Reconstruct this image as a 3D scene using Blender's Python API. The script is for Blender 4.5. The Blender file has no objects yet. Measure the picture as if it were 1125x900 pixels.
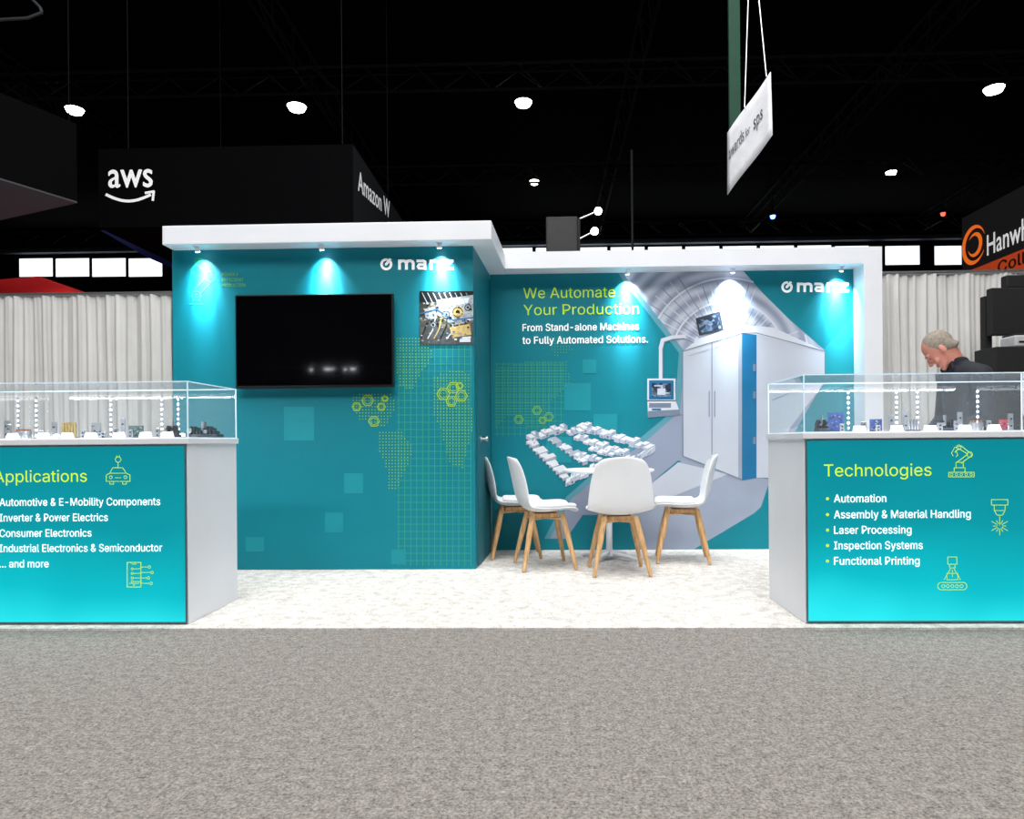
import bpy, bmesh, math, random, os
from mathutils import Vector, Matrix
random.seed(7)
scene=bpy.context.scene
COL=scene.collection
scene.view_settings.view_transform='Standard'
scene.view_settings.look='None'

# ---------------------------------------------------------------- camera
FPX=761.0; YAW=math.radians(1.5); ROLL=math.radians(0.47); CX=580.0; CY=485.0
Fv=Vector((-math.sin(YAW),math.cos(YAW),0)); Rt=Vector((math.cos(YAW),math.sin(YAW),0)); Up=Vector((0,0,1))
Rp=Rt*math.cos(ROLL)-Up*math.sin(ROLL); Upp=Rt*math.sin(ROLL)+Up*math.cos(ROLL)
cd=bpy.data.cameras.new('camera'); cam=bpy.data.objects.new('camera',cd); COL.objects.link(cam)
m=Matrix((Rp,Upp,-Fv)).transposed().to_4x4(); m.translation=Vector((0,0,1.0)); cam.matrix_world=m
cd.sensor_width=36; cd.lens=36*FPX/1125; cd.shift_x=-(CX-562.5)/1125; cd.shift_y=(CY-450)/1125
cd.clip_end=200; cd.clip_start=0.05
scene.camera=cam
def ray(x,y): return Fv*FPX+Rp*(x-CX)+Upp*(CY-y)
def P(x,y,Y):
    d=ray(x,y); t=Y/d.y; return (d.x*t,1+d.z*t)
def PX(x,y,X):
    d=ray(x,y); t=X/d.x; return (d.y*t,1+d.z*t)
def PZ(x,y,Z):
    d=ray(x,y); t=(Z-1)/d.z; return (d.x*t,d.y*t)

# ---------------------------------------------------------------- materials
def lin(c):
    r=[]
    for v in c:
        v/=255.0
        r.append(v/12.92 if v<=0.04045 else ((v+0.055)/1.055)**2.4)
    return (*r,1)
MATS={}
def mat(name,rgb,rough=0.5,metal=0.0,var=0.06,scale=8.0,emit=0.0,bump=0.0,spec=0.5,bscale=None,coat=0.0):
    if name in MATS: return MATS[name]
    m=bpy.data.materials.new(name); m.use_nodes=True; nt=m.node_tree; N=nt.nodes; L=nt.links
    b=N['Principled BSDF']; c=lin(rgb)
    tc=N.new('ShaderNodeTexCoord'); no=N.new('ShaderNodeTexNoise'); no.inputs['Scale'].default_value=scale
    no.inputs['Detail'].default_value=4
    L.new(tc.outputs['Object'],no.inputs['Vector'])
    cr=N.new('ShaderNodeValToRGB')
    cr.color_ramp.elements[0].position=0.3; cr.color_ramp.elements[1].position=0.7
    cr.color_ramp.elements[0].color=tuple(max(0,v*(1-var)) for v in c[:3])+(1,)
    cr.color_ramp.elements[1].color=tuple(min(1,v*(1+var)) for v in c[:3])+(1,)
    L.new(no.outputs['Fac'],cr.inputs['Fac']); L.new(cr.outputs['Color'],b.inputs['Base Color'])
    b.inputs['Roughness'].default_value=rough; b.inputs['Metallic'].default_value=metal
    b.inputs['Specular IOR Level'].default_value=spec
    b.inputs['Coat Weight'].default_value=coat
    if emit>0:
        L.new(cr.outputs['Color'],b.inputs['Emission Color']); b.inputs['Emission Strength'].default_value=emit
    if bump>0:
        n2=N.new('ShaderNodeTexNoise'); n2.inputs['Scale'].default_value=bscale or scale*4
        L.new(tc.outputs['Object'],n2.inputs['Vector'])
        bp=N.new('ShaderNodeBump'); bp.inputs['Strength'].default_value=bump; bp.inputs['Distance'].default_value=0.01
        L.new(n2.outputs['Fac'],bp.inputs['Height']); L.new(bp.outputs['Normal'],b.inputs['Normal'])
    MATS[name]=m; return m

def carpet_mat(name,c_dark,c_light,big,fine,bump,blotch=0.5,p0=.38,p1=.62,dist=.006):
    m=bpy.data.materials.new(name); m.use_nodes=True; nt=m.node_tree; N=nt.nodes; L=nt.links
    b=N['Principled BSDF']; b.inputs['Roughness'].default_value=0.95; b.inputs['Specular IOR Level'].default_value=0.1
    tc=N.new('ShaderNodeTexCoord')
    n1=N.new('ShaderNodeTexNoise'); n1.inputs['Scale'].default_value=fine; n1.inputs['Detail'].default_value=3; n1.inputs['Roughness'].default_value=0.85
    n2=N.new('ShaderNodeTexNoise'); n2.inputs['Scale'].default_value=big; n2.inputs['Detail'].default_value=9; n2.inputs['Roughness'].default_value=0.78
    L.new(tc.outputs['Object'],n1.inputs['Vector']); L.new(tc.outputs['Object'],n2.inputs['Vector'])
    mx=N.new('ShaderNodeMix'); mx.data_type='FLOAT'; mx.inputs[0].default_value=blotch
    L.new(n1.outputs['Fac'],mx.inputs[2]); L.new(n2.outputs['Fac'],mx.inputs[3])
    cr=N.new('ShaderNodeValToRGB'); e=cr.color_ramp.elements
    e[0].position=p0; e[1].position=p1; e[0].color=lin(c_dark); e[1].color=lin(c_light)
    L.new(mx.outputs[0],cr.inputs['Fac']); L.new(cr.outputs['Color'],b.inputs['Base Color'])
    bp=N.new('ShaderNodeBump'); bp.inputs['Strength'].default_value=bump; bp.inputs['Distance'].default_value=dist
    L.new(n1.outputs['Fac'],bp.inputs['Height']); L.new(bp.outputs['Normal'],b.inputs['Normal'])
    return m
M_aisle=carpet_mat('aisle_carpet',(68,66,63),(178,173,167),26,95,0.9,0.4,.36,.64,.01)
M_light=carpet_mat('light_carpet',(140,136,131),(234,231,227),13,110,0.7,0.5,.34,.60)
M_teal=mat('teal_print',(0,124,140),0.5,var=0.05,scale=1.2,spec=.3)
M_teal2=mat('teal_light_square',(22,140,153),0.5,var=0.03,spec=.3)
M_tealside=mat('teal_side',(4,108,122),0.5,var=0.04,scale=2)
M_white=mat('white_laminate',(230,233,240),0.4,var=0.02,scale=3)
M_whitetxt=mat('white_vinyl',(250,252,255),0.5,var=0.01,emit=0.25)
M_lime=mat('lime_vinyl',(184,226,40),0.5,var=0.03,emit=0.16)
M_limem=mat('lime_muted',(118,190,84),0.5,var=0.05)
M_limed=mat('lime_faint',(56,164,122),0.5,var=0.05)
M_grey=mat('print_pale_grey',(148,158,178),0.5,var=0.10,scale=2)
M_grey2=mat('print_mid_grey',(112,124,146),0.5,var=0.10,scale=4)
M_grey3=mat('print_white',(204,209,220),0.5,var=0.04,scale=3)
M_grey4=mat('print_cabinet_grey',(186,192,205),0.5,var=0.05,scale=1.5)
M_soft=mat('print_soft_blend',(84,146,164),0.5,var=0.08,scale=2)
M_blue=mat('print_blue',(0,104,150),0.45,var=0.05)
M_black=mat('black_plastic',(14,14,16),0.35,var=0.1)
M_blackmatte=mat('black_matte',(10,10,12),0.8,var=0.2)
M_screen=mat('tv_glass',(5,5,7),0.06,var=0.05,coat=0.6)
M_metal=mat('brushed_metal',(170,172,176),0.3,metal=0.9,var=0.05)
M_chair=mat('white_polypropylene',(230,232,236),0.35,var=0.01)
M_cush=mat('white_leatherette',(222,224,228),0.5,var=0.02,bump=0.1)
M_dark=mat('dark_steel',(20,21,24),0.6,var=0.2)
M_darker=mat('ceiling_steel',(24,26,30),0.8,var=0.4,spec=.2)
M_cable=mat('black_cable',(8,8,9),0.8,var=0.4,spec=.1)
M_led=mat('led_white',(240,246,255),0.5,var=0.0,emit=16)
M_bay=mat('high_bay_lens',(255,250,240),0.5,var=0.0,emit=14)
M_glint=mat('glint_glow',(225,238,255),0.5,var=0.0,emit=10)
def wood():
    m=bpy.data.materials.new('beech_wood'); m.use_nodes=True; N=m.node_tree.nodes; L=m.node_tree.links; b=N['Principled BSDF']
    tc=N.new('ShaderNodeTexCoord'); mp=N.new('ShaderNodeMapping'); mp.inputs['Scale'].default_value=(30,30,3)
    n=N.new('ShaderNodeTexNoise'); n.inputs['Scale'].default_value=2; n.inputs['Detail'].default_value=5
    L.new(tc.outputs['Object'],mp.inputs['Vector']); L.new(mp.outputs['Vector'],n.inputs['Vector'])
    cr=N.new('ShaderNodeValToRGB'); cr.color_ramp.elements[0].color=lin((190,140,88)); cr.color_ramp.elements[1].color=lin((226,188,138))
    cr.color_ramp.elements[0].position=.3; cr.color_ramp.elements[1].position=.7
    L.new(n.outputs['Fac'],cr.inputs['Fac']); L.new(cr.outputs['Color'],b.inputs['Base Color']); b.inputs['Roughness'].default_value=.45
    return m
M_wood=wood()
def glass():
    m=bpy.data.materials.new('clear_acrylic'); m.use_nodes=True; nt=m.node_tree; N=nt.nodes; L=nt.links
    N.remove(N['Principled BSDF']); out=N['Material Output']
    t=N.new('ShaderNodeBsdfTransparent'); t.inputs['Color'].default_value=(0.975,0.985,0.99,1)
    g=N.new('ShaderNodeBsdfGlossy'); g.inputs['Roughness'].default_value=0.02
    fr=N.new('ShaderNodeFresnel'); fr.inputs['IOR'].default_value=1.3
    no=N.new('ShaderNodeTexNoise'); no.inputs['Scale'].default_value=3
    bp=N.new('ShaderNodeBump'); bp.inputs['Strength'].default_value=0.02
    L.new(no.outputs['Fac'],bp.inputs['Height']); L.new(bp.outputs['Normal'],g.inputs['Normal'])
    mx=N.new('ShaderNodeMixShader'); L.new(fr.outputs[0],mx.inputs[0]); L.new(t.outputs[0],mx.inputs[1]); L.new(g.outputs[0],mx.inputs[2])
    d=N.new('ShaderNodeBsdfDiffuse'); d.inputs['Color'].default_value=(.8,.88,.95,1)
    m2=N.new('ShaderNodeMixShader'); m2.inputs[0].default_value=.05
    L.new(mx.outputs[0],m2.inputs[1]); L.new(d.outputs[0],m2.inputs[2])
    L.new(m2.outputs[0],out.inputs['Surface']); return m
M_glass=glass()
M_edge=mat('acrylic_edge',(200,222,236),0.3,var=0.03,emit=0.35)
def backlit(name,z0,z1):
    m=bpy.data.materials.new(name); m.use_nodes=True; nt=m.node_tree; N=nt.nodes; L=nt.links; b=N['Principled BSDF']
    tc=N.new('ShaderNodeTexCoord'); sx=N.new('ShaderNodeSeparateXYZ'); L.new(tc.outputs['Object'],sx.inputs[0])
    mr=N.new('ShaderNodeMapRange'); mr.inputs[1].default_value=z0; mr.inputs[2].default_value=z1
    L.new(sx.outputs['Z'],mr.inputs[0])
    no=N.new('ShaderNodeTexNoise'); no.inputs['Scale'].default_value=1.7; no.inputs['Detail'].default_value=1
    L.new(tc.outputs['Object'],no.inputs['Vector'])
    ad=N.new('ShaderNodeMath'); ad.operation='MULTIPLY_ADD'; ad.inputs[1].default_value=0.35; L.new(no.outputs['Fac'],ad.inputs[0]); 
    sb=N.new('ShaderNodeMath'); sb.operation='SUBTRACT'; sb.inputs[1].default_value=0.175; L.new(mr.outputs[0],sb.inputs[0]); L.new(sb.outputs[0],ad.inputs[2])
    cr=N.new('ShaderNodeValToRGB'); e=cr.color_ramp.elements
    e[0].position=0.0; e[0].color=lin((40,236,244)); e[1].position=1.0; e[1].color=lin((0,130,143))
    k=cr.color_ramp.elements.new(0.22); k.color=lin((0,192,204)); k=cr.color_ramp.elements.new(0.5); k.color=lin((0,150,163))
    L.new(ad.outputs[0],cr.inputs['Fac'])
    b.inputs['Base Color'].default_value=lin((0,50,58)); b.inputs['Roughness'].default_value=0.5; b.inputs['Specular IOR Level'].default_value=.2
    L.new(cr.outputs['Color'],b.inputs['Emission Color']); b.inputs['Emission Strength'].default_value=1.0
    return m
M_backlit=backlit('backlit_fabric',0.0,1.0)
def photo_mat(name,cols,scale):
    m=bpy.data.materials.new(name); m.use_nodes=True; nt=m.node_tree; N=nt.nodes; L=nt.links; b=N['Principled BSDF']
    tc=N.new('ShaderNodeTexCoord'); v=N.new('ShaderNodeTexVoronoi'); v.inputs['Scale'].default_value=scale
    n=N.new('ShaderNodeTexNoise'); n.inputs['Scale'].default_value=scale*.6; n.inputs['Detail'].default_value=8
    L.new(tc.outputs['Object'],v.inputs['Vector']); L.new(tc.outputs['Object'],n.inputs['Vector'])
    s=N.new('ShaderNodeSeparateColor'); L.new(v.outputs['Color'],s.inputs[0])
    mx=N.new('ShaderNodeMix'); mx.data_type='FLOAT'; mx.inputs[0].default_value=.55
    L.new(s.outputs[0],mx.inputs[2]); L.new(n.outputs['Fac'],mx.inputs[3])
    cr=N.new('ShaderNodeValToRGB')
    for i in range(len(cols)-2): cr.color_ramp.elements.new(0.5)
    for i,c in enumerate(cols):
        cr.color_ramp.elements[i].position=.2+.6*i/(len(cols)-1); cr.color_ramp.elements[i].color=lin(c)
    L.new(mx.outputs[0],cr.inputs['Fac']); L.new(cr.outputs['Color'],b.inputs['Base Color']); b.inputs['Roughness'].default_value=.4
    return m
M_photo=photo_mat('machine_photo',[(20,26,34),(66,62,50),(28,32,38),(128,116,84),(60,72,84),(200,196,180)],32)
M_photo2=photo_mat('screen_photo',[(16,20,30),(40,60,90),(20,24,32),(120,140,170),(10,90,110)],30)
def tunnel(name,cx,cz):
    m=bpy.data.materials.new(name); m.use_nodes=True; nt=m.node_tree; N=nt.nodes; L=nt.links; b=N['Principled BSDF']
    tc=N.new('ShaderNodeTexCoord'); mp=N.new('ShaderNodeMapping'); mp.inputs['Location'].default_value=(-cx,0,-cz)
    wv=N.new('ShaderNodeTexWave'); wv.wave_type='RINGS'; wv.rings_direction='Y'; wv.inputs['Scale'].default_value=2.6; wv.inputs['Distortion'].default_value=.5; wv.inputs['Detail'].default_value=2
    L.new(tc.outputs['Object'],mp.inputs['Vector']); L.new(mp.outputs['Vector'],wv.inputs['Vector'])
    sx=N.new('ShaderNodeSeparateXYZ'); L.new(tc.outputs['Object'],sx.inputs[0])
    mr=N.new('ShaderNodeMapRange'); mr.inputs[1].default_value=1.5; mr.inputs[2].default_value=2.1; mr.inputs[3].default_value=0; mr.inputs[4].default_value=1
    L.new(sx.outputs['Z'],mr.inputs[0])
    mu=N.new('ShaderNodeMath'); mu.operation='MULTIPLY'; L.new(wv.outputs['Fac'],mu.inputs[0]); L.new(mr.outputs[0],mu.inputs[1])
    cr=N.new('ShaderNodeValToRGB'); e=cr.color_ramp.elements; e[0].color=lin((140,150,172)); e[1].color=lin((190,197,212))
    L.new(mu.outputs[0],cr.inputs['Fac']); L.new(cr.outputs['Color'],b.inputs['Base Color']); b.inputs['Roughness'].default_value=.5
    return m

# ---------------------------------------------------------------- object helpers
def thing(name,label,cat,base=(0,0,0),group=None):
    e=bpy.data.objects.new(name,None); e.empty_display_size=0.1; e.location=base; COL.objects.link(e)
    e['label']=label; e['category']=cat
    if group: e['group']=group
    return e
def root_base(o):
    while o.parent: o=o.parent
    return Vector(o.location)
def mobj(name,verts,faces,mats,fm=None,parent=None,smooth=False,label=None):
    me=bpy.data.meshes.new(name); 
    off=root_base(parent) if parent else Vector((0,0,0))
    me.from_pydata([tuple(Vector(v)-off) for v in verts],[],faces)
    if not isinstance(mats,(list,tuple)): mats=[mats]
    for mm in mats: me.materials.append(mm)
    if fm:
        for p,i in zip(me.polygons,fm): p.material_index=i
    if smooth:
        for p in me.polygons: p.use_smooth=True
    me.validate(); me.update()
    o=bpy.data.objects.new(name,me); COL.objects.link(o)
    if parent: o.parent=parent
    if label: o['label']=label
    return o
def fixn(o):
    bm=bmesh.new(); bm.from_mesh(o.data); bmesh.ops.recalc_face_normals(bm,faces=bm.faces); bm.to_mesh(o.data); bm.free()
def prism(name,pts,z0,z1,mt,parent=None,bevel=0,label=None):
    n=len(pts); v=[(x,y,z0) for x,y in pts]+[(x,y,z1) for x,y in pts]
    f=[tuple(range(n))[::-1],tuple(range(n,2*n))]+[(i,(i+1)%n,(i+1)%n+n,i+n) for i in range(n)]
    o=mobj(name,v,f,mt,parent=parent,label=label); fixn(o)
    if bevel:
        b=o.modifiers.new('bevel','BEVEL'); b.width=bevel; b.segments=2; b.limit_method='ANGLE'
    return o
def box(name,x0,x1,y0,y1,z0,z1,mt,parent=None,bevel=0,label=None):
    return prism(name,[(x0,y0),(x1,y0),(x1,y1),(x0,y1)],z0,z1,mt,parent,bevel,label)
class MB:
    """mesh accumulator"""
    def __init__(s): s.v=[]; s.f=[]; s.m=[]
    def add(s,v,f,mi=0):
        k=len(s.v); s.v+=[tuple(a) for a in v]; s.f+=[tuple(i+k for i in q) for q in f]; s.m+=[mi]*len(f)
    def box(s,x0,x1,y0,y1,z0,z1,mi=0):
        s.add([(x0,y0,z0),(x1,y0,z0),(x1,y1,z0),(x0,y1,z0),(x0,y0,z1),(x1,y0,z1),(x1,y1,z1),(x0,y1,z1)],
              [(3,2,1,0),(4,5,6,7),(0,1,5,4),(1,2,6,5),(2,3,7,6),(3,0,4,7)],mi)
    def rod(s,p0,p1,r0,r1=None,n=10,mi=0):
        r1=r0 if r1 is None else r1
        p0=Vector(p0);p1=Vector(p1);d=(p1-p0).normalized()
        a=d.orthogonal().normalized(); b=d.cross(a)
        v=[];
        for p,r in ((p0,r0),(p1,r1)):
            for i in range(n):
                t=2*math.pi*i/n; v.append(p+a*r*math.cos(t)+b*r*math.sin(t))
        f=[(i,(i+1)%n,(i+1)%n+n,i+n) for i in range(n)]+[tuple(range(n))[::-1],tuple(range(n,2*n))]
        s.add(v,f,mi)
    def lathe(s,c,prof,n=32,mi=0):
        v=[];f=[]
        for r,z in prof:
            for i in range(n):
                t=2*math.pi*i/n; v.append((c[0]+r*math.cos(t),c[1]+r*math.sin(t),c[2]+z))
        for j in range(len(prof)-1):
            for i in range(n):
                f.append((j*n+i,j*n+(i+1)%n,(j+1)*n+(i+1)%n,(j+1)*n+i))
        f.append(tuple(range(n))[::-1]); f.append(tuple((len(prof)-1)*n+i for i in range(n)))
        s.add(v,f,mi)
    def obj(s,name,mats,parent=None,smooth=False,label=None,bevel=0):
        o=mobj(name,s.v,s.f,mats,s.m,parent,smooth,label)
        if smooth: 
            e=o.modifiers.new('es','EDGE_SPLIT'); e.split_angle=math.radians(40)
        if bevel:
            b=o.modifiers.new('bevel','BEVEL'); b.width=bevel; b.segments=2; b.limit_method='ANGLE'
        return o
class Flat:
    """flat printed artwork lying on the vertical plane y=Y (coordinates looked up from the reference)"""
    def __init__(s,Y,ws=1.0): s.Y=Y; s.mb=MB(); s.ws=ws; s.k=0
    def y(s,l): 
        s.k+=1
        return s.Y-0.0009*l-(s.k%7)*0.00008
    def poly(s,pts,mi=0,l=1):
        yy=s.y(l)
        s.mb.add([(P(a,b,s.Y)[0],yy,P(a,b,s.Y)[1]) for a,b in pts],[tuple(range(len(pts)))],mi)
    def rect(s,x0,y0,x1,y1,mi=0,l=1): s.poly([(x0,y1),(x1,y1),(x1,y0),(x0,y0)],mi,l)
    def line(s,pts,w=1.0,mi=0,l=1,closed=False):
        w=w*s.ws
        if closed: pts=list(pts)+[pts[0]]
        for (a,b),(c,d) in zip(pts[:-1],pts[1:]):
            L=math.hypot(c-a,d-b)
            if L<1e-6: continue
            nx,ny=-(d-b)/L*w/2,(c-a)/L*w/2; ex,ey=(c-a)/L*w*.3,(d-b)/L*w*.3
            s.poly([(a+nx-ex,b+ny-ey),(c+nx+ex,d+ny+ey),(c-nx+ex,d-ny+ey),(a-nx-ex,b-ny-ey)],mi,l)
    def disc(s,x,y,r,mi=0,l=1,n=20): s.poly([(x+r*math.cos(2*math.pi*i/n),y+r*math.sin(2*math.pi*i/n)) for i in range(n)],mi,l)
    def ring(s,x,y,r,w=1,mi=0,l=1,a0=0,a1=360,n=22):
        s.line([(x+r*math.cos(math.radians(a0+(a1-a0)*i/n)),y+r*math.sin(math.radians(a0+(a1-a0)*i/n))) for i in range(n+1)],w,mi,l)
    def obj(s,name,mats,parent,label=None): return s.mb.obj(name,mats,parent,label=label)

FONT=None
try:
    fd=os.path.join(bpy.utils.system_resource('DATAFILES'),'fonts')
    for fn_ in sorted(os.listdir(fd)):
        if fn_.lower().startswith('inter'):
            FONT=bpy.data.fonts.load(os.path.join(fd,fn_)); break
except Exception as ex:
    FONT=None
def text_mesh(s,bold=0.0,plain=False):
    cu=bpy.data.curves.new('t','FONT'); cu.body=s; cu.size=1; cu.resolution_u=4
    if FONT and not plain: cu.font=FONT
    cu.space_character=1.0+bold*1.6
    o=bpy.data.objects.new('t',cu); COL.objects.link(o)
    dg=bpy.context.evaluated_depsgraph_get(); dg.update()
    me=bpy.data.meshes.new_from_object(o.evaluated_get(dg))
    v=[(a.co.x,a.co.y,0) for a in me.vertices]; f=[tuple(p.vertices) for p in me.polygons]
    bpy.data.objects.remove(o); bpy.data.curves.remove(cu); bpy.data.meshes.remove(me)
    if bold>0:
        V=[];F=[]
        for q_,(dx,dy) in enumerate(((-bold,0),(bold,0),(0,bold*.6),(0,-bold*.6),(0,0))):
            k=len(V); V+=[(a[0]+dx,a[1]+dy,q_) for a in v]; F+=[tuple(i+k for i in q) for q in f]
        return V,F
    return v,f
HV,_=text_mesh('H')
if not HV or max(a[1] for a in HV)<=0.1:
    FONT=None; HV,_=text_mesh('H')
CAP=max(a[1] for a in HV)
def text_map(s,fn,W,cap,mt,parent,bold=0.0,label=None,name='lettering',out=Vector((0,-1,0)),plain=False):
    v,f=text_mesh(s,bold,plain); x0=min(a[0] for a in v); x1=max(a[0] for a in v)
    sx=W/(x1-x0); sy=cap/CAP
    return mobj(name,[Vector(fn((a[0]-x0)*sx,a[1]*sy))+out*(a[2]*0.00015) for a in v],f,mt,parent=parent,label=label)
def text_px(s,Y,x0,x1,ybase,cap,mt,parent,bold=0.0,l=3,label=None,name='lettering',plain=False):
    a=P(x0,ybase,Y); b=P(x1,ybase,Y); W=b[0]-a[0]; c=cap*Y/FPX
    yy=Y-0.0012*l
    return text_map(s,lambda u,v:(a[0]+u,yy,a[1]+v),W,c,mt,parent,bold,label,name,plain=plain)
def inside(pt,poly):
    x,y=pt; r=False
    for i in range(len(poly)):
        x1,y1=poly[i]; x2,y2=poly[i-1]
        if (y1>y)!=(y2>y) and x<(x2-x1)*(y-y1)/(y2-y1)+x1: r=not r
    return r
def structure(o): o['kind']='structure'; return o
def top(o,label,cat,group=None):
    o['label']=label; o['category']=cat
    if group: o['group']=group
    return o

# ---------------------------------------------------------------- hall shell
HZ=14.0; HY=42.0; HX=34.0
structure(box('floor',-HX,HX,-14,HY,-0.1,0,M_aisle))
M_ceil=mat('ceiling_black',(5,5,6),0.95,var=0.4,scale=0.6,spec=.05)
M_wallblk=mat('hall_wall_black',(7,7,9),0.95,var=0.4,scale=0.5,spec=.05)
structure(box('ceiling',-HX,HX,-14,HY,HZ,HZ+0.1,M_ceil))
structure(box('wall_back',-HX,HX,HY,HY+0.2,0,HZ,M_wallblk))
structure(box('wall_left',-HX-0.2,-HX,-14,HY,0,HZ,M_wallblk))
structure(box('wall_right',HX,HX+0.2,-14,HY,0,HZ,M_wallblk))
structure(box('wall_front',-HX,HX,-14.2,-14,0,HZ,M_wallblk))
M_win=mat('window_daylight',(235,242,248),0.5,var=0.03,emit=2.0)
wx=[22,62,102,142]+[548+ i*41 for i in range(10)]+[972,1026,1068]
for i,w in enumerate(wx):
    ww=37 if i not in (14,15) else (38 if i==14 else 30)
    x0,z0=P(w,304.5 if w<500 else (291.5 if w>900 else 293.5-(w-548)*.008),HY-0.05)
    x1,_=P(w+ww,300,HY-0.05); zz1=z0+1.12
    mb=MB(); mb.box(x0,x1,HY-0.08,HY-0.02,z0,zz1,0)
    t=0.07
    mb.box(x0-t,x1+t,HY-0.14,HY-0.02,z0-t,z0,1); mb.box(x0-t,x1+t,HY-0.14,HY-0.02,zz1,zz1+t,1)
    mb.box(x0-t,x0,HY-0.14,HY-0.02,z0,zz1,1); mb.box(x1,x1+t,HY-0.14,HY-0.02,z0,zz1,1)
    structure(mb.obj('window_%d'%(i+1),[M_win,M_dark]))
M_gird=mat('girder_steel',(70,76,88),0.7,var=.4,scale=.4)
structure(box('trim_1',-HX,HX,HY-0.6,HY-0.2,12.75,13.0,M_gird))
structure(box('trim_2',-HX,HX,HY-0.6,HY-0.2,9.6,9.8,M_gird))
def truss_along(name,p0,p1,h=0.9,mt=M_darker):
    mb=MB(); p0=Vector(p0);p1=Vector(p1); L=(p1-p0).length; n=int(L/1.6); d=(p1-p0)/n
    side=Vector((-(p1-p0).y,(p1-p0).x,0)).normalized()*0.25
    for s in (side,-side):
        mb.rod(p0+s,p1+s,0.05,n=5)
    mb.rod(p0-Vector((0,0,h)),p1-Vector((0,0,h)),0.05,n=5)
    for i in range(n):
        a=p0+d*i; b=a+d
        mb.rod(a+side,a+d*0.5-Vector((0,0,h)),0.025,n=4); mb.rod(a+d*0.5-Vector((0,0,h)),b+side,0.025,n=4)
        mb.rod(a-side,a+d*0.5-Vector((0,0,h)),0.025,n=4); mb.rod(a+side,b-side,0.02,n=4)
    o=mb.obj(name,[mt]); top(o,'black steel roof truss spanning under the dark ceiling','truss','roof trusses'); return o
for i,X in enumerate((-18,-8,3.2,12,22)):
    truss_along('roof_truss' if i==0 else 'roof_truss.%03d'%i,(X,-10,HZ-0.05),(X,HY-1,HZ-0.05))
for i,Yy in enumerate((14,22,30,38)):
    truss_along('roof_truss.%03d'%(i+5),(-30,Yy,HZ-1.1),(30,Yy,HZ-1.1),0.7)
def highbay(i,x,y,z,r,mt=M_bay):
    e=thing('high_bay_lamp' if i==0 else 'high_bay_lamp.%03d'%i,'round metal high-bay lamp glowing white, hung under the dark ceiling','ceiling lamp',(x,y,z),'high-bay ceiling lamps')
    if i==6: e['label']='small ceiling lamp glowing red under the dark ceiling'
    if i==7: e['label']='small ceiling lamp glowing blue under the dark ceiling'
    a=MB(); a.lathe((x,y,z),[(r*0.3,0.45),(r*0.45,0.4),(r*0.55,0.2),(r*1.05,0.02),(r*1.05,0.0)],24); a.obj('lamp_housing',[M_cable],e,True)
    b=MB(); b.lathe((x,y,z),[(r*0.5,-0.16),(r*0.8,-0.12),(r,0.0)],24); b.obj('lamp_lens',[mt],e,True)
    c=MB(); c.rod((x,y,z+0.4),(x,y,HZ),0.02,n=6); c.obj('hanging_cable',[M_cable],e)
lamps=[(82,120,.29),(326,117,.32),(575,112,.29),(1092,97,.31),(587,199,.2),(979,189,.22),(1036,234,.12),(849,237,.14)]
for i,(a,b,r) in enumerate(lamps):
    zz=12.6; x,y=PZ(a,b,zz)
    if y>41: y=40.5; x=P(a,b,y)[0]; zz=P(a,b,y)[1]
    highbay(i,x,y,zz,r,M_bay if i not in (6,7) else (mat('blue_lamp_lens',(90,130,255),.5,var=0,emit=8) if i==7 else mat('red_lamp_lens',(240,70,50),.5,var=0,emit=4)))
for i,(x,y) in enumerate([(-6,-3),(0,-6),(6,-3),(0,3)]):
    highbay(20+i,x,y,12.6,0.35)

# ---------------------------------------------------------------- booth carpet
c=box('booth_carpet',-4.4,5.4,3.665,6.285,0.0,0.012,M_light); top(c,'pale mottled grey-white booth carpet laid over the grey aisle carpet','carpet')

# ---------------------------------------------------------------- storage block (left, tall)
YB=5.36; YW=6.29
xl=P(190,400,YB)[0]; xr=P(521,450,YB)[0]; xbr=P(539,450,YW)[0]
ZT=2.52; ZC=2.665; F0=0.0125
blk=thing('booth_storage_block','teal printed exhibition storage cabin with a white canopy and side door','booth cabin',(xl/2+xr/2,5.8,F0))
prism('cabin_body',[(xl,YB),(xr,YB),(xbr,YW-0.01),(xl,YW-0.01)],F0,ZT,[M_teal],blk)
cxl=P(178,260,5.2)[0]; cxr=P(540,260,5.2)[0]; cxb=P(554,280,6.07)[0]
prism('canopy',[(cxl,5.2),(cxr,5.2),(cxb,6.07),(cxb,6.5),(cxl,6.5)],ZT,ZC,[M_white],blk,0.006)
def sidex(Y): return xr+(xbr-xr)*(Y-YB)/(YW-YB)
dmb=MB()
ys0,ys1=5.46,6.2
dmb.add([(sidex(ys0)+.001,ys0,F0+.01),(sidex(ys1)+.001,ys1,F0+.01),(sidex(ys1)+.001,ys1,2.08),(sidex(ys0)+.001,ys0,2.08),
         (sidex(ys0)+.012,ys0,F0+.01),(sidex(ys1)+.012,ys1,F0+.01),(sidex(ys1)+.012,ys1,2.08),(sidex(ys0)+.012,ys0,2.08)],
        [(0,1,2,3),(7,6,5,4),(0,4,5,1),(1,5,6,2),(2,6,7,3),(3,7,4,0)])
door=dmb.obj('door',[M_tealside],blk,label='teal flush side door')
k=MB(); hy=5.60; hx=sidex(hy)+.012
k.rod((hx,hy,1.02),(hx+.045,hy,1.02),0.011,n=12); k.rod((hx+.045,hy,1.02),(hx+.06,hy,1.02),0.026,n=16); k.rod((hx,hy,1.02),(hx+.006,hy,1.02),0.028,n=16)
k.obj('door_knob',[M_metal],door,True,label='round brushed metal knob')
fl=Flat(YB)
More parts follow.
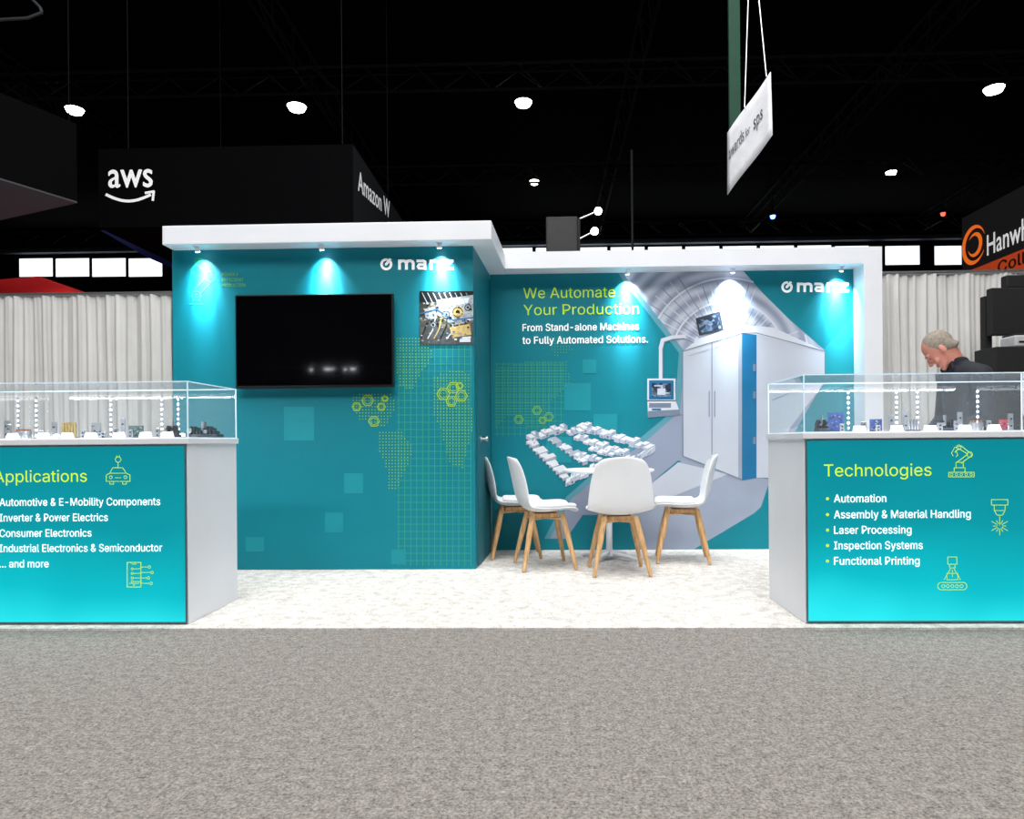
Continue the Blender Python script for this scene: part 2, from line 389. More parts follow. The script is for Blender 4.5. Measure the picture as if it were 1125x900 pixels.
def dots(fl,polys,step,r,mi):
    for poly in polys:
        xs=[p[0] for p in poly]; ys=[p[1] for p in poly]
        x=min(xs)
        while x<=max(xs):
            y=min(ys)
            while y<=max(ys):
                if inside((x,y),poly): fl.rect(x-r,y-r,x+r,y+r,mi,2)
                y+=step
            x+=step
maps=[[(434,372),(470,372),(476,392),(462,410),(452,430),(440,424),(433,400)],
      [(416,475),(438,472),(455,490),(449,510),(436,537),(428,541),(424,512),(414,492)],
      [(388,434),(430,430),(436,446),(424,470),(396,462),(385,448)],
      [(476,415),(500,405),(517,412),(519,470),(508,515),(494,510),(484,470),(474,450)]]
for i in range(13): fl.line([(438+i*6.6,374+(0 if i>5 else 14)),(438+i*6.6,622)],0.55,1,1)
for j in range(30): fl.line([(436,384+j*8),(518,384+j*8)],0.5,1,1)
dots(fl,maps,3.4,0.62,3)
for (x,y,r) in [(404,440,6.5),(411,463,6),(392,447,5),(419,447,4.5),(423,438,3.5),(487,433,7),(498,426,6.5),(507,435,6.5),(496,441,6),(505,424,4)]:
    fl.ring(x,y,r,0.8,0,3,n=6); fl.ring(x,y,r*.62,0.6,0,3); 
for (a,b,c2,d) in [(312,447,345,484),(378,520,399,542),(357,563,377,585),(430,604,446,620),(270,590,290,606)]: fl.rect(a,b,c2,d,2,1)
AR=4
fl.line([(212,331),(212,320),(228,303),(217,290),(209,297)],.5,AR,3); fl.line([(220,332),(220,323),(236,306),(222,285),(214,284)],.5,AR,3); fl.line([(209,297),(210,302)],.5,AR,3); fl.line([(214,297),(212,302)],.5,AR,3)
for (x,y,r) in [(216,325,5),(232,304,5.5),(219,288,4.5)]: fl.ring(x,y,r,.5,AR,3); fl.ring(x,y,r*.35,.45,AR,3)
fl.line([(208,334),(224,334)],.5,AR,3)
fl.obj('printed_artwork',[mat('lime_line',(168,214,52),.5),M_limed,M_teal2,M_limem,mat('arm_outline_green',(60,170,84),.6,spec=.1)],blk,label='faint lime dotted world map with ring outlines')
for j,(s,b) in enumerate((('POWER &',262),('EFFICIENT',268),('PRODUCTION',270))): text_px(s,YB,244,b,303.5+j*6,3.6,M_limem,blk,0.0)
ph=Flat(YB); ph.rect(461,320,520.2,378.5,0,3)
ph.rect(461,320,520,332,1,4); ph.poly([(480,330),(520,324),(520,352),(498,358),(480,346)],2,4.2); ph.poly([(484,332),(516,327),(514,333),(486,338)],3,4.6)
ph.poly([(461,352),(492,360),(520,356),(520,378.5),(461,378.5)],4,4.1)
for i in range(9): ph.line([(464+i*6,322),(470+i*6,334)],.8,2,4.5)
for (x,y,r,mm) in ((490,346,5,2),(503,343,6.5,6),(514,338,4,2),(476,357,4,2)): ph.disc(x,y,r,mm,5); ph.ring(x,y,r*.8,.9,1,5.3); ph.disc(x,y,r*.35,1,5.6)
for i in range(7): ph.line([(463+i*7,372),(468+i*7.4,358+((i*5)%7)),(472+i*6.4,350)],1.1,(1,3,6)[i%3],5)
ph.poly([(494,360),(516,356),(518,368),(497,371)],6,5); ph.poly([(466,340),(478,337),(480,350),(468,352)],2,5); ph.line([(461,345),(480,340),(498,352),(520,349)],1.4,5,6); ph.rect(505,370,517,376,3,5)
for i in range(70):
    x=random.uniform(462,516); y=random.uniform(330,376); s=random.uniform(.8,2.2); ph.rect(x,y,x+s*1.5,y+s,random.choice([1,2,3,4,2,6,5]),6.5+(i%3)*.2)
ph.obj('printed_photo',[M_photo,M_black,mat('photo_silver',(150,156,162),.4,var=.3,scale=60),M_grey3,mat('photo_steel',(74,76,76),.4,var=.4,scale=40),mat('photo_cable',(30,80,130),.5),mat('photo_brass',(186,158,100),.5,var=.2,scale=50)],blk,label='square close-up photo of machinery print')
def logo(Y,cx,cy,r,x0,base,xh,s,parent):
    f=Flat(Y); f.ring(cx,cy,r*0.74,r*0.36,0,3,-30,275,30)
    f.poly([(cx-r*.1,cy+r*.24),(cx-r*.24,cy-r*.02),(cx+r*.45,cy-r*.95),(cx+r*.85,cy-r*.8),(cx+r*.18,cy+r*.08)],0,3.6)
    f.obj('logo_emblem',[M_whitetxt],parent)
    t=xh*.27; tp=base-xh+t/2; bt=base-t/2
    def arch(x0_,x1_,f):
        f.line([(x0_,tp+xh*.25),(x0_+ (x1_-x0_)*.15,tp+.2),(x0_+(x1_-x0_)*.4,tp),(x0_+(x1_-x0_)*.65,tp),(x1_-t*.3,tp+.7),(x1_,tp+xh*.22),(x1_,base-t*.3)],t,0,3)
    xs=x0
    f=Flat(Y); f.line([(xs+t/2,tp-t*.2),(xs+t/2,base-t*.3)],t,0,3); arch(xs+t/2,xs+9*s,f); arch(xs+9*s,xs+16.5*s,f); f.obj('lettering',[M_whitetxt],parent)
    xs=x0+20.5*s; w=10.5*s
    f=Flat(Y); f.line([(xs+.6,tp),(xs+w-t*1.1,tp),(xs+w-t*.5,tp+1),(xs+w-t*.5,base-t*.3)],t,0,3); f.line([(xs+w-t*.5,bt),(xs+t*.8,bt),(xs+t*.4,bt-xh*.17),(xs+t*.8,base-xh*.5),(xs+w-t*.5,base-xh*.5)],t*.9,0,3.3); f.obj('lettering',[M_whitetxt],parent)
    xs=x0+34.5*s
    f=Flat(Y); f.line([(xs+t/2,tp-t*.2),(xs+t/2,base-t*.3)],t,0,3); arch(xs+t/2,xs+9.8*s,f); f.obj('lettering',[M_whitetxt],parent)
    xs=x0+49*s; w=11.5*s
    f=Flat(Y); f.line([(xs+.5,tp),(xs+w-.5,tp)],t,0,3); f.line([(xs+w-t*.5,tp+t*.2),(xs+t*.5,bt-t*.2)],t,0,3.2); f.line([(xs+.5,bt),(xs+w-.5,bt)],t,0,3); f.obj('lettering',[M_whitetxt],parent)
logo(YB,424.5,290.5,7.1,437.5,296.5,11.2,1.0,blk)

# ---------------------------------------------------------------- booth back wall
xw0=xbr+0.002; xw1=P(953,400,YW)[0]; xfr=P(970,400,6.08)[0]; xfi=P(950,400,6.08)[0]
bw=thing('booth_back_wall','teal printed display wall with a white header and end post','display wall',((xw0+xw1)/2,6.35,F0))
box('wall_panel',xw0,xw1,YW,6.45,F0,ZT,M_teal,bw)
f=MB(); f.box(cxb+.002,xfr,6.08,6.5,ZT,ZC); f.box(xfi,xfr,6.08,6.5,F0,ZT)
f.obj('white_frame',[M_white],bw)
tcx,tcz=P(796,395,YW); M_tun=tunnel('tunnel_print',tcx-(xw0+xw1)/2,tcz-F0)
fl=Flat(YW)
big=[(683,299),(815,296),(838,322),(866,350),(905,384),(905,420),(870,480),(846,526),(800,520),(745,506),(716,530),(690,566),(640,566),(622,592),(604,592),(628,548),(668,515),(706,488),(747,452),(752,386),(716,340)]
fl.poly([(678,299),(683,299),(716,340),(752,386),(747,452),(706,488),(668,515),(628,548),(604,592),(598,592),(622,546),(662,511),(700,484),(741,450),(746,388),(711,343)],10,.8)
fl.poly(big,9,1)
for k2 in range(26):
    a_=math.radians(196+k2*6.0); c0=(800,392)
    pts=[(c0[0]+q*math.cos(a_),c0[1]+q*math.sin(a_)) for q in (38,60,82,104)]
    pts=[p for p in pts if inside(p,big) and p[1]>299 and p[1]<380]
    if len(pts)>1: fl.line(pts,.9,1 if k2%2 else 3,1.6)
for rr in (40,62,88):
    seg=[]
    for k2 in range(60):
        a_=math.radians(190+k2*2.8); p=(800+rr*math.cos(a_),392+rr*.98*math.sin(a_))
        if inside(p,big) and p[1]>299 and p[1]<386: seg.append(p)
        else:
            if len(seg)>1: fl.line(seg,2.0,3,1.8)
            seg=[]
    if len(seg)>1: fl.line(seg,2.0,3,1.8)
fl.poly([(751,505),(815,520),(846,527),(835,560),(760,605),(700,605),(690,566),(716,530)],0,1)
fl.poly([(700,545),(745,508),(800,521),(740,545),(716,560)],8,2)
fl.poly([(815,296),(838,322),(866,350),(905,384),(905,420),(950,360),(950,293)],4,1)
fl.poly([(783,605),(846,548),(846,605)],4,2)
fl.poly([(905,384),(950,330),(950,420),(905,430)],5,2)
fl.poly([(750,386),(815,366),(815,527),(751,501)],8,4)
fl.poly([(815,366),(831,366),(831,525),(815,528)],2,5)
fl.poly([(831,368),(906,386),(906,420),(868,470),(848,525),(831,525)],8,4)
fl.poly([(750,386),(768,372),(815,357),(850,360),(906,386),(831,368),(815,366)],3,5)
fl.poly([(811,367),(815,366),(815,527),(811,525.5)],0,5)
fl.line([(782,377),(782,514)],.9,1,5); fl.line([(779,430),(779,458)],1.0,1,6); fl.line([(785,430),(785,458)],1.0,1,6)
fl.line([(750,386),(750,501),(815,527)],.8,1,6); fl.line([(750,386),(815,366),(831,366),(906,386),(906,420)],.8,1,6)
fl.line([(757,391),(779,384)],.6,0,6); fl.line([(786,382),(809,374)],.6,0,6)
for yy in (400,430,480): fl.rect(827,yy,830,yy+8,1,7)
fl.line([(848,440),(872,430)],.8,1,6)
fl.poly([(764,350),(791,342),(795,363),(768,369)],6,6); fl.poly([(766,352),(789,345),(792,361),(770,366)],7,7)
fl.line([(752,370),(738,371),(728,374),(726,382),(726,416)],4.5,3,4)
fl.line([(752,372),(739,373),(730,376),(728,384),(728,416)],1,1,5)
fl.rect(711,416,742,441,3,5); fl.rect(713,418,740,439,2,6); fl.rect(716,421,737,436,7,7); fl.line([(719,424),(727,424),(727,432),(734,432)],1.2,3,8); fl.rect(722,427,731,434,3,8)
fl.poly([(711,440),(742,440),(748,456),(712,459)],3,5); fl.rect(713,443,737,448,1,6); fl.poly([(712,452),(746,450),(748,456),(712,459)],1,6)
fl.rect(716,449,726,451,2,7)
for (a,b,c2,d,mm) in [(620,421,649,451,5),(662,437,684,458,4),(652,455,678,472,5),(600,480,628,508,5),(640,395,655,410,5)]: fl.rect(a,b,c2,d,mm,2)
fl.obj('printed_artwork',[M_grey,M_grey2,M_blue,M_grey3,M_teal,M_teal2,mat('print_dark',(40,46,58),.5),M_photo2,M_grey4,M_tun,M_soft],bw,label='print of a white machine enclosure in a grey tunnel')
fl=Flat(YW)
dots(fl,[[(545,405),(575,398),(622,398),(628,420),(606,440),(600,470),(580,470),(560,455),(545,470)],[(600,372),(622,368),(630,385),(610,392)]],3.2,0.58,0)
for (x,y,r) in [(570,461,5),(590,451,5),(603,458,5),(596,462,4)]: fl.ring(x,y,r,.8,1,3,n=6); fl.ring(x,y,r*.6,.6,1,3)
for j in range(12): fl.line([(543,400+j*7),(620,400+j*7)],0.35,0,1)
for j in range(12): fl.line([(546+j*6.4,398),(546+j*6.4,480)],0.35,0,1)
fl.obj('printed_map',[mat('lime_map',(66,166,110),.5),M_limem],bw,label='faint lime dotted world map')
# production-line illustration: dense connected rows of machine modules in an angular loop
fl=Flat(YW)
items=[]
def row(a,b,n,wv,hs,gap=.05):
    for i in range(n):
        t0=i/n; t1=(i+1-gap)/n
        items.append((a[0]+(b[0]-a[0])*t0,a[1]+(b[1]-a[1])*t0,(b[0]-a[0])*(t1-t0),(b[1]-a[1])*(t1-t0),wv[0]*(1,.75,1.15)[i%3],wv[1]*(1,.75,1.15)[i%3],hs[i%len(hs)],i))
row((640,468),(720,493),15,(-7,3.6),(4,6.5,3,5,4))
row((636,480),(692,499),10,(-6,3.2),(3,5,2,4))
row((578,482),(620,470),8,(5,3.6),(4,6,3,5))
row((578,489),(618,529),11,(10,-3),(4,6,3,5))
row((602,485),(640,512),8,(8,-2.6),(3,5,2,4))
row((622,476),(642,472),4,(4,3),(3,5))
row((720,495),(700,505),4,(-5,4),(5,3,6))
row((698,504),(660,514),7,(-3,5),(4,6,3,5))
row((658,513),(622,530),7,(-1,5),(5,7,4,3))
row((634,500),(662,506),5,(-4,3),(3,5))
row((650,492),(676,500),5,(-4,3),(2,4))
items.sort(key=lambda q:q[1]+q[5])
for n_,(x,y,dx,dy,wx1,wy1,h,i) in enumerate(items):
    l=3.5+n_*.07
    A=(x,y);B=(x+dx,y+dy);C=(x+dx+wx1,y+dy+wy1);D=(x+wx1,y+wy1)
    up=lambda p:(p[0],p[1]-h)
    fl.poly([D,C,up(C),up(D)],2,l); fl.poly([B,C,up(C),up(B)],1,l); fl.poly([A,D,up(D),up(A)],2,l)
    fl.poly([up(A),up(B),up(C),up(D)],0,l+.05)
    lo=D if D[1]>A[1] else A; hi=C if C[1]>B[1] else B
    m1=(lo[0]+(hi[0]-lo[0])*.3,lo[1]+(hi[1]-lo[1])*.3); m2=(lo[0]+(hi[0]-lo[0])*.7,lo[1]+(hi[1]-lo[1])*.7)
    fl.poly([(m1[0],m1[1]-.8),(m2[0],m2[1]-.8),(m2[0],m2[1]-h*.5),(m1[0],m1[1]-h*.5)],3,l+.06)
    if i%2: 
        c0=((A[0]+C[0])/2,(A[1]+C[1])/2-h); fl.rect(c0[0]-.8,c0[1]-1.8,c0[0]+.8,c0[1]+.3,2,l+.06)
fl.obj('printed_line_illustration',[mat('print_line_white',(228,232,238),.5),M_grey,mat('print_line_shade',(176,184,200),.5),mat('print_dark_detail',(84,100,122),.5)],bw,label='print of a white U-shaped production line')
text_px('We Automate',YW,575,676,328,11.5,M_lime,bw,0.0)
text_px('Your Production',YW,575,702,346.5,11.5,M_lime,bw,0.0)
text_px('From Stand-alone Machines',YW,574,702,364,7.8,M_whitetxt,bw,0.014)
text_px('to Fully Automated Solutions.',YW,574,712,378,7.8,M_whitetxt,bw,0.014)
logo(YW,864.5,315.5,6.7,875.5,321,10.4,.94,bw)

# spotlights under canopies
def spot(i,x,y0,parent,en,tilt=0.25):
    b=MB(); b.box(x-.022,x+.022,y0-.022,y0+.022,ZT-.006,ZT)
    b.rod((x,y0-.004,ZT-.005),(x,y0+.012,ZT-.035),0.015,0.02,n=16)
    s=b.obj('spotlight_fitting',[M_white],parent,True)
    c2=MB(); c2.rod((x,y0+.012,ZT-.0355),(x,y0+.0135,ZT-.038),0.017,n=16); c2.obj('spotlight_lens',[M_led],s)
    for (ang,e2,tl_) in ((34,en,tilt),(62,en*.4,tilt+.05),(95,en*.14,tilt+.1)):
        ld=bpy.data.lights.new('spot','SPOT'); ld.energy=e2; ld.spot_size=math.radians(ang); ld.spot_blend=1.0; ld.shadow_soft_size=0.012; ld.color=(0.74,0.92,1.0)
        lo=bpy.data.objects.new('spot_light',ld); COL.objects.link(lo); lo.location=(x,y0+.017,ZT-.05)
        lo.rotation_euler=(tl_,0,0)
for i,px in enumerate((215,352,482)): spot(i,P(px,270,5.24)[0],YB-.10,blk,215,0.33)
for i,px in enumerate((690,806,926)): spot(i,P(px,300,6.16)[0],YW-.11,bw,300,0.33)

# ---------------------------------------------------------------- television
YT=5.27; a=P(259,427,YT); b=P(431.5,322,YT)
tv=thing('television','large black flat-screen television mounted on the teal wall','television',((a[0]+b[0])/2,YT,a[1]))
box('tv_housing',a[0],b[0],YT,YT+.05,a[1],b[1],M_black,tv,0.004)
box('tv_screen',a[0]+.012,b[0]-.012,YT-.003,YT,a[1]+.02,b[1]-.012,M_screen,tv,label='glossy black switched-off screen')
box('wall_bracket',(a[0]+b[0])/2-.2,(a[0]+b[0])/2+.2,YT+.05,YB-.006,(a[1]+b[1])/2-.15,(a[1]+b[1])/2+.15,M_dark,tv)
oz=3.15; oh=thing('added_lamp_gantry','slim metal gantry with small white lamps, added out of view for the screen reflection','added lamp gantry',(-6.3,-10,0))  # unseen lamps behind the camera, added for glints on the TV screen
for x in (-8.4,-4.4): mb=MB(); mb.rod((x,-10,0),(x,-10,oz+.1),.03,n=8); mb.obj('gantry_post',[M_dark],oh)
mb=MB(); mb.rod((-8.4,-10,oz+.1),(-4.4,-10,oz+.1),.03,n=8); mb.obj('gantry_beam',[M_dark],oh)
for i in range(5):
    x=-7.0+i*.3+(i%2)*.12; w_=.03+.03*((i*5)%3)
    mb=MB(); mb.box(x,x+w_*1.6,-9.97,-9.9,oz+.0+.02*(i%3),oz+.07); mb.obj('added_glint_lamp',[M_led],oh)

# ---------------------------------------------------------------- counters
CY0,CY1=3.75,4.35
ZS0=1.035
def counter(x0,x1,side,label):
    e=thing('display_counter' if side>0 else 'display_counter.001',label,'counter',((x0+x1)/2,4.05,F0),'backlit display counters')
    box('counter_body',x0,x1,CY0,CY1,F0,ZS0-.035,M_white,e,0.003)
    box('counter_top',x0-.010,x1+.010,CY0-.012,CY1+.012,ZS0-.035,ZS0,M_white,e,0.004)
    box('backlit_panel',x0+.012,x1-.012,CY0-.012,CY0,0.028,ZS0-.045,M_backlit,e,label='glowing teal fabric graphic panel')
    g=MB(); zt_=ZS0-.045
    for (p,q,r,s) in ((x0+.006,x1-.006,.021,.028),(x0+.006,x1-.006,zt_,zt_+.005),(x0+.006,x0+.012,.028,zt_),(x1-.012,x1-.006,.028,zt_)):
        g.box(p,q,CY0-.014,CY0,r,s)
    g.obj('panel_frame',[mat('dark_anodised_frame',(60,96,106),.4)],e)
    gx0,gx1,gy0,gy1,gz0,gz1=x0+.004,x1-.0,CY0+.004,CY1-.004,ZS0,1.345
    cs=MB()
    cs.add([(gx0,gy0,gz0),(gx1,gy0,gz0),(gx1,gy0,gz1),(gx0,gy0,gz1),(gx0,gy1,gz0),(gx1,gy1,gz0),(gx1,gy1,gz1),(gx0,gy1,gz1)],[(0,1,2,3),(1,5,6,2),(5,4,7,6),(4,0,3,7),(3,2,6,7)])
    c2=cs.obj('glass_case',[M_glass],e,label='clear acrylic showcase cover')
    ed=MB(); w=.0027
    for x in (gx0,gx1):
        for y in (gy0,gy1): ed.box(x-w,x+w,y-w,y+w,gz0,gz1)
        ed.box(x-w,x+w,gy0,gy1,gz1-w,gz1+w); ed.box(x-w,x+w,gy0,gy1,gz0,gz0+w)
    for y in (gy0,gy1): ed.box(gx0,gx1,y-w,y+w,gz1-w,gz1+w); ed.box(gx0,gx1,y-w,y+w,gz0,gz0+w)
    ed.obj('case_edge',[M_edge],c2,label='bright polished acrylic edges')
    l=bpy.data.lights.new('case_fill_light','AREA'); l.shape='RECTANGLE'; l.size=(x1-x0)*.9; l.size_y=.03; l.energy=9; l.color=(.88,.95,1)  # fill lamp added to brighten the showcase contents, no fitting modelled
    o=bpy.data.objects.new('case_fill_light',l); COL.objects.link(o); o.location=((x0+x1)/2,CY0+.03,1.335); o.rotation_euler=(math.radians(30),0,0)
    return e
lx1=P(207,600,CY0)[0]; rx0=P(884,600,CY0)[0]
cl=counter(lx1-1.55,lx1,1,'white counter with glowing teal applications panel and acrylic showcase')
cr_=counter(rx0,rx0+1.55,-1,'white counter with glowing teal technologies panel and acrylic showcase')
YP=CY0-.0125
M_pw=mat('panel_white_text',(235,250,252),.5,var=.01,emit=.8); M_pl=mat('panel_lime',(190,226,50),.5,var=.02,emit=.65); M_pi=mat('panel_icon',(176,222,90),.5,var=.02,emit=.5)
text_px('Applications',YP,-6,96,530,13,M_pl,cl,0.0)
for s,x1,bl in [('Automotive & E-Mobility Components',176.5,556),('Inverter & Power Electrics',119,573),('Consumer Electronics',101,590),('Industrial Electronics & Semiconductor',178.5,606.5),('... and more',54,623.5)]:
    text_px(s,YP,0,x1,bl,8.4,M_pw,cl,0.008)
text_px('Technologies',YP,905,1023,523.5,13,M_pl,cr_,0.0)
def bullet(x,bl,par): 
    bu=Flat(YP); bu.disc(x,bl-4,1.7,0,2); bu.obj('bullet_mark',[M_pl],par)
for s,x1,bl in [('Automation',973.5,552),('Assembly & Material Handling',1066,569.5),('Laser Processing',1001,586.5),('Inspection Systems',1013.5,603.5),('Functional Printing',1010,620.5)]:
    text_px(s,YP,916,x1,bl,8.4,M_pw,cr_,0.008); bullet(909,bl,cr_)
for bl in (556,573,590,606.5,623.5): bullet(-8,bl,cl)
IW=.72
ic=Flat(YP,IW)  # electric car
ic.line([(117,522),(117,529),(121,529)],1.1,0,2); ic.line([(117,522),(121,520),(124,514),(135,514),(139,520),(143,522),(143,529),(139,529)],1.1,0,2)
ic.line([(121,520),(139,520)],1,0,2); ic.line([(122,529),(138,529)],1,0,2)
ic.line([(121,529),(121,532),(125,532),(125,529)],1,0,2); ic.line([(135,529),(135,532),(139,532),(139,529)],1,0,2)
ic.ring(122,524.5,1.6,.9,0,2); ic.ring(138,524.5,1.6,.9,0,2); ic.line([(127,525),(133,525)],.9,0,2)
ic.line([(130,514),(130,508)],1,0,2); ic.ring(130,505,3,1,0,2); ic.line([(128.5,503),(128.5,500.5)],.9,0,2); ic.line([(131.5,503),(131.5,500.5)],.9,0,2)
ic.obj('line_icon',[M_pi],cl,label='lime outline electric car icon')
ic=Flat(YP,IW) # phone with circuit
ic.line([(140,618),(155,618),(155,645),(140,645)],1.3,0,2,True); ic.line([(142,641),(153,641)],.9,0,2); ic.ring(147.5,643,.7,.7,0,3,n=8); ic.line([(145,619.8),(150,619.8)],.9,0,2)
for (y,ys,xe) in ((625,623,163),(630,629,166),(635,635,162),(639,641,165)):
    ic.line([(147,y),(153,y),(157,ys),(xe,ys)],1,0,3); ic.ring(xe+1.4,ys,1.4,.9,0,3,n=10); ic.ring(145.6,y,1.2,.9,0,3,n=8)
ic.obj('line_icon',[M_pi],cl,label='lime outline phone with circuit lines icon')
ic=Flat(YP,IW)  # robot arm
ic.line([(1042,519),(1070,519),(1070,524),(1042,524)],1.1,0,2,True)
for q in range(5): ic.ring(1045+q*5.4,521.5,1.4,.8,0,3,n=10)
ic.line([(1048,519),(1048,514),(1060,514),(1060,519)],1.1,0,2); ic.line([(1050,514),(1050,508),(1058,508),(1058,514)],1.1,0,2)
ic.line([(1051,508),(1063,499),(1053,493),(1049,497)],1.2,0,2); ic.line([(1056,509),(1068,500),(1056,490),(1048,492)],1.2,0,2)
ic.ring(1065,499.5,3,1,0,3); ic.ring(1053,491.5,2.5,1,0,3); ic.line([(1048,493),(1045,498),(1047,501)],1.1,0,2); ic.line([(1050,495),(1052,500),(1050,502)],1.1,0,2)
ic.obj('line_icon',[M_pi],cr_,label='lime outline robot arm icon')
ic=Flat(YP,IW)  # laser
ic.line([(1089,549),(1107,549),(1107,555),(1089,555)],1.1,0,2,True); ic.line([(1092,555),(1092,561),(1095,566),(1101,566),(1104,561),(1104,555)],1.1,0,2); ic.line([(1092,561),(1104,561)],1,0,2)
ic.line([(1098,567),(1098,577)],1,0,2)
for q in range(12):
    t=q*math.pi/6; ic.line([(1098+3*math.cos(t),578+3*math.sin(t)),(1098+(10 if q%2 else 7)*math.cos(t),578+(10 if q%2 else 7)*math.sin(t))],1,0,2)
ic.obj('line_icon',[M_pi],cr_,label='lime outline laser head icon')
ic=Flat(YP,IW)  # inspection camera
ic.line([(1041,612),(1051,612),(1051,620),(1041,620)],1.1,0,2,True); ic.line([(1043,620),(1043,624),(1049,624),(1049,620)],1,0,2); ic.line([(1044,625),(1037,637)],1,0,2); ic.line([(1048,625),(1055,637)],1,0,2)
ic.line([(1040,630),(1052,630),(1052,637),(1040,637)],1,0,2,True); ic.line([(1046,626),(1046,634)],.8,0,3)
ic.line([(1034,640),(1058,640)],1.1,0,2); ic.line([(1034,648),(1058,648)],1.1,0,2); ic.ring(1034,644,4,1.1,0,2,90,270,10); ic.ring(1058,644,4,1.1,0,2,-90,90,10)
for q in range(5): ic.ring(1036+q*5,644,1.7,.9,0,3,n=10)
ic.obj('line_icon',[M_pi],cr_,label='lime outline camera over conveyor icon')

# -- showcase contents
ZS=ZS0+.0005
M_gold=mat('brass_foil',(160,138,88),.35,metal=.7,var=.2,scale=40)
M_copper=mat('copper_winding',(150,108,84),.4,metal=.7,var=.2,scale=60)
M_pcb=mat('blue_board',(40,60,112),.35,var=.4,scale=50,emit=.08)
M_red=mat('red_plastic',(140,44,60),.5,var=.05)
M_grnpcb=mat('green_board',(54,74,72),.4,var=.3,scale=60)
M_samp=mat('sample_dark',(46,50,58),.35,metal=.4,var=.3,scale=30)
cnt={}
def nm(n):
    k2=cnt.get(n,0); cnt[n]=k2+1; return n if k2==0 else '%s.%03d'%(n,k2)
def card(px,Y,w=.062,h=.034,grp='white name cards in the showcases'):
    x=P(px,470,Y)[0]
    mb=MB(); mb.add([(x-w/2,Y-.018,ZS),(x+w/2,Y-.018,ZS),(x+w/2,Y,ZS+h),(x-w/2,Y,ZS+h),(x-w/2,Y+.018,ZS),(x+w/2,Y+.018,ZS)],[(0,1,2,3),(3,2,5,4)])
    o=mb.obj(nm('name_card'),[M_whitetxt]); top(o,'small folded white card standing inside a showcase','card',grp)
def cells(px,Y,n,m_,h,lab,r=.008):
    x=P(px,470,Y)[0]; e=thing(nm('battery_module'),lab,'battery',(x,Y,ZS)); st=r*2.25
    t=MB(); t.box(x-n*st*.52,x+n*st*.52,Y-.02,Y+.02,ZS,ZS+.012); t.obj('tray',[M_samp],e)
    for i in range(n):
        xx=x-(n-1)*st/2+i*st
        c3=MB(); c3.rod((xx,Y,ZS+.012),(xx,Y,ZS+h),r,n=14); c3.rod((xx,Y,ZS+h-.001),(xx,Y,ZS+h+.004),r*.4,n=8)
        c3.obj('battery_cell',[m_],e,True)
def board(px,Y,w,d,h,mm,lab,tiltd=0):
    x=P(px,470,Y)[0]; e=thing(nm('circuit_board'),lab,'circuit board',(x,Y,ZS))
    t=MB(); t.box(x-w/2,x+w/2,Y-.006,Y+.0,ZS,ZS+h); t.obj('board',[mm],e)
    s=MB(); s.box(x-w*.4,x+w*.4,Y-.02,Y+.02,ZS,ZS+.01); s.obj('stand',[M_samp],e)
    for i in range(14):
        s=MB(); a=random.uniform(x-w*.46,x+w*.34); z=random.uniform(ZS+.015,ZS+h-.015); ss=random.uniform(.005,.012); s.box(a,a+ss,Y-.010,Y-.006,z,z+ss*.8)
        s.obj('chip',[M_samp if i%2 else M_metal],e)
def machine(px,Y,w,lab,mm=None,d=.05):
    mm=mm or M_samp
    x=P(px,470,Y)[0]; e=thing(nm('machine_sample'),lab,'machine part',(x,Y,ZS))
    t=MB(); t.box(x-w/2,x+w/2,Y-d,Y+d,ZS,ZS+.024); t.obj('base_plate',[mm],e,bevel=.003)
    t=MB()
    for i in range(9): t.box(x-w*.44+i*w*.1,x-w*.44+i*w*.1+w*.04,Y-d*.85,Y+d*.85,ZS+.022,ZS+.058+.016*math.sin(i*1.3))
    t.obj('cooling_fins',[M_samp],e,bevel=.002)
    for (p,q,r) in (((x-w*.3,Y-d,ZS+.045),(x-w*.3,Y-d-.015,ZS+.045),w*.08),((x+w*.2,Y-d,ZS+.04),(x+w*.2,Y-d-.015,ZS+.04),w*.06),((x,Y,ZS+.05),(x,Y,ZS+.1),w*.07)):
        t=MB(); t.rod(p,q,r,n=18); t.obj('connector',[M_metal],e,True)
def glintbar(px,Y,h=.27):  # glowing dots stand in for strip reflections in the case glass
    x=P(px,470,Y)[0]; e=thing(nm('led_glint_bar'),'slim upright bar with glowing dots standing in for strip reflections in a showcase','glint bar',(x,Y,ZS),'showcase glint bars')
    t=MB(); t.box(x-.003,x+.003,Y,Y+.005,ZS,ZS+h); t.box(x-.015,x+.015,Y-.01,Y+.015,ZS,ZS+.006); t.obj('bar',[mat('bar_aluminium',(120,128,138),.4,metal=.6)],e)
    for i in range(8):
        rr=.0045+.002*((i*3)%4)/3
        t=MB(); t.rod((x,Y,ZS+.03+i*.031),(x,Y-.004,ZS+.03+i*.031),rr,n=8); t.obj('glint_dot',[M_glint],e)
def puck(px,Y):
    x=P(px,470,Y)[0]; e=thing(nm('light_puck'),'small round base light shining white inside a showcase','light',(x,Y,ZS),'showcase base lights')
    t=MB(); t.lathe((x,Y,ZS),[(.022,0),(.022,.012),(.018,.015)],20); t.obj('puck_base',[M_metal],e,True)
    t=MB(); t.lathe((x,Y,ZS),[(.018,.0152),(.016,.022),(.01,.028)],20); t.obj('puck_lens',[M_led],e,True)
def coil(px,Y,r,lab):
    x=P(px,470,Y)[0]; e=thing(nm('motor_stator'),lab,'motor part',(x,Y,ZS))
    t=MB(); t.lathe((x,Y,ZS),[(r,0),(r,.05),(r*.8,.05),(r*.8,.0)],24); t.obj('stator_ring',[M_metal],e,True)
    for i in range(12):
        t=MB(); a=i*math.pi/6; t.rod((x+r*.75*math.cos(a),Y+r*.75*math.sin(a),ZS+.0),(x+r*.75*math.cos(a),Y+r*.75*math.sin(a),ZS+.062),r*.14,n=8)
        t.obj('copper_winding',[M_copper],e,True)
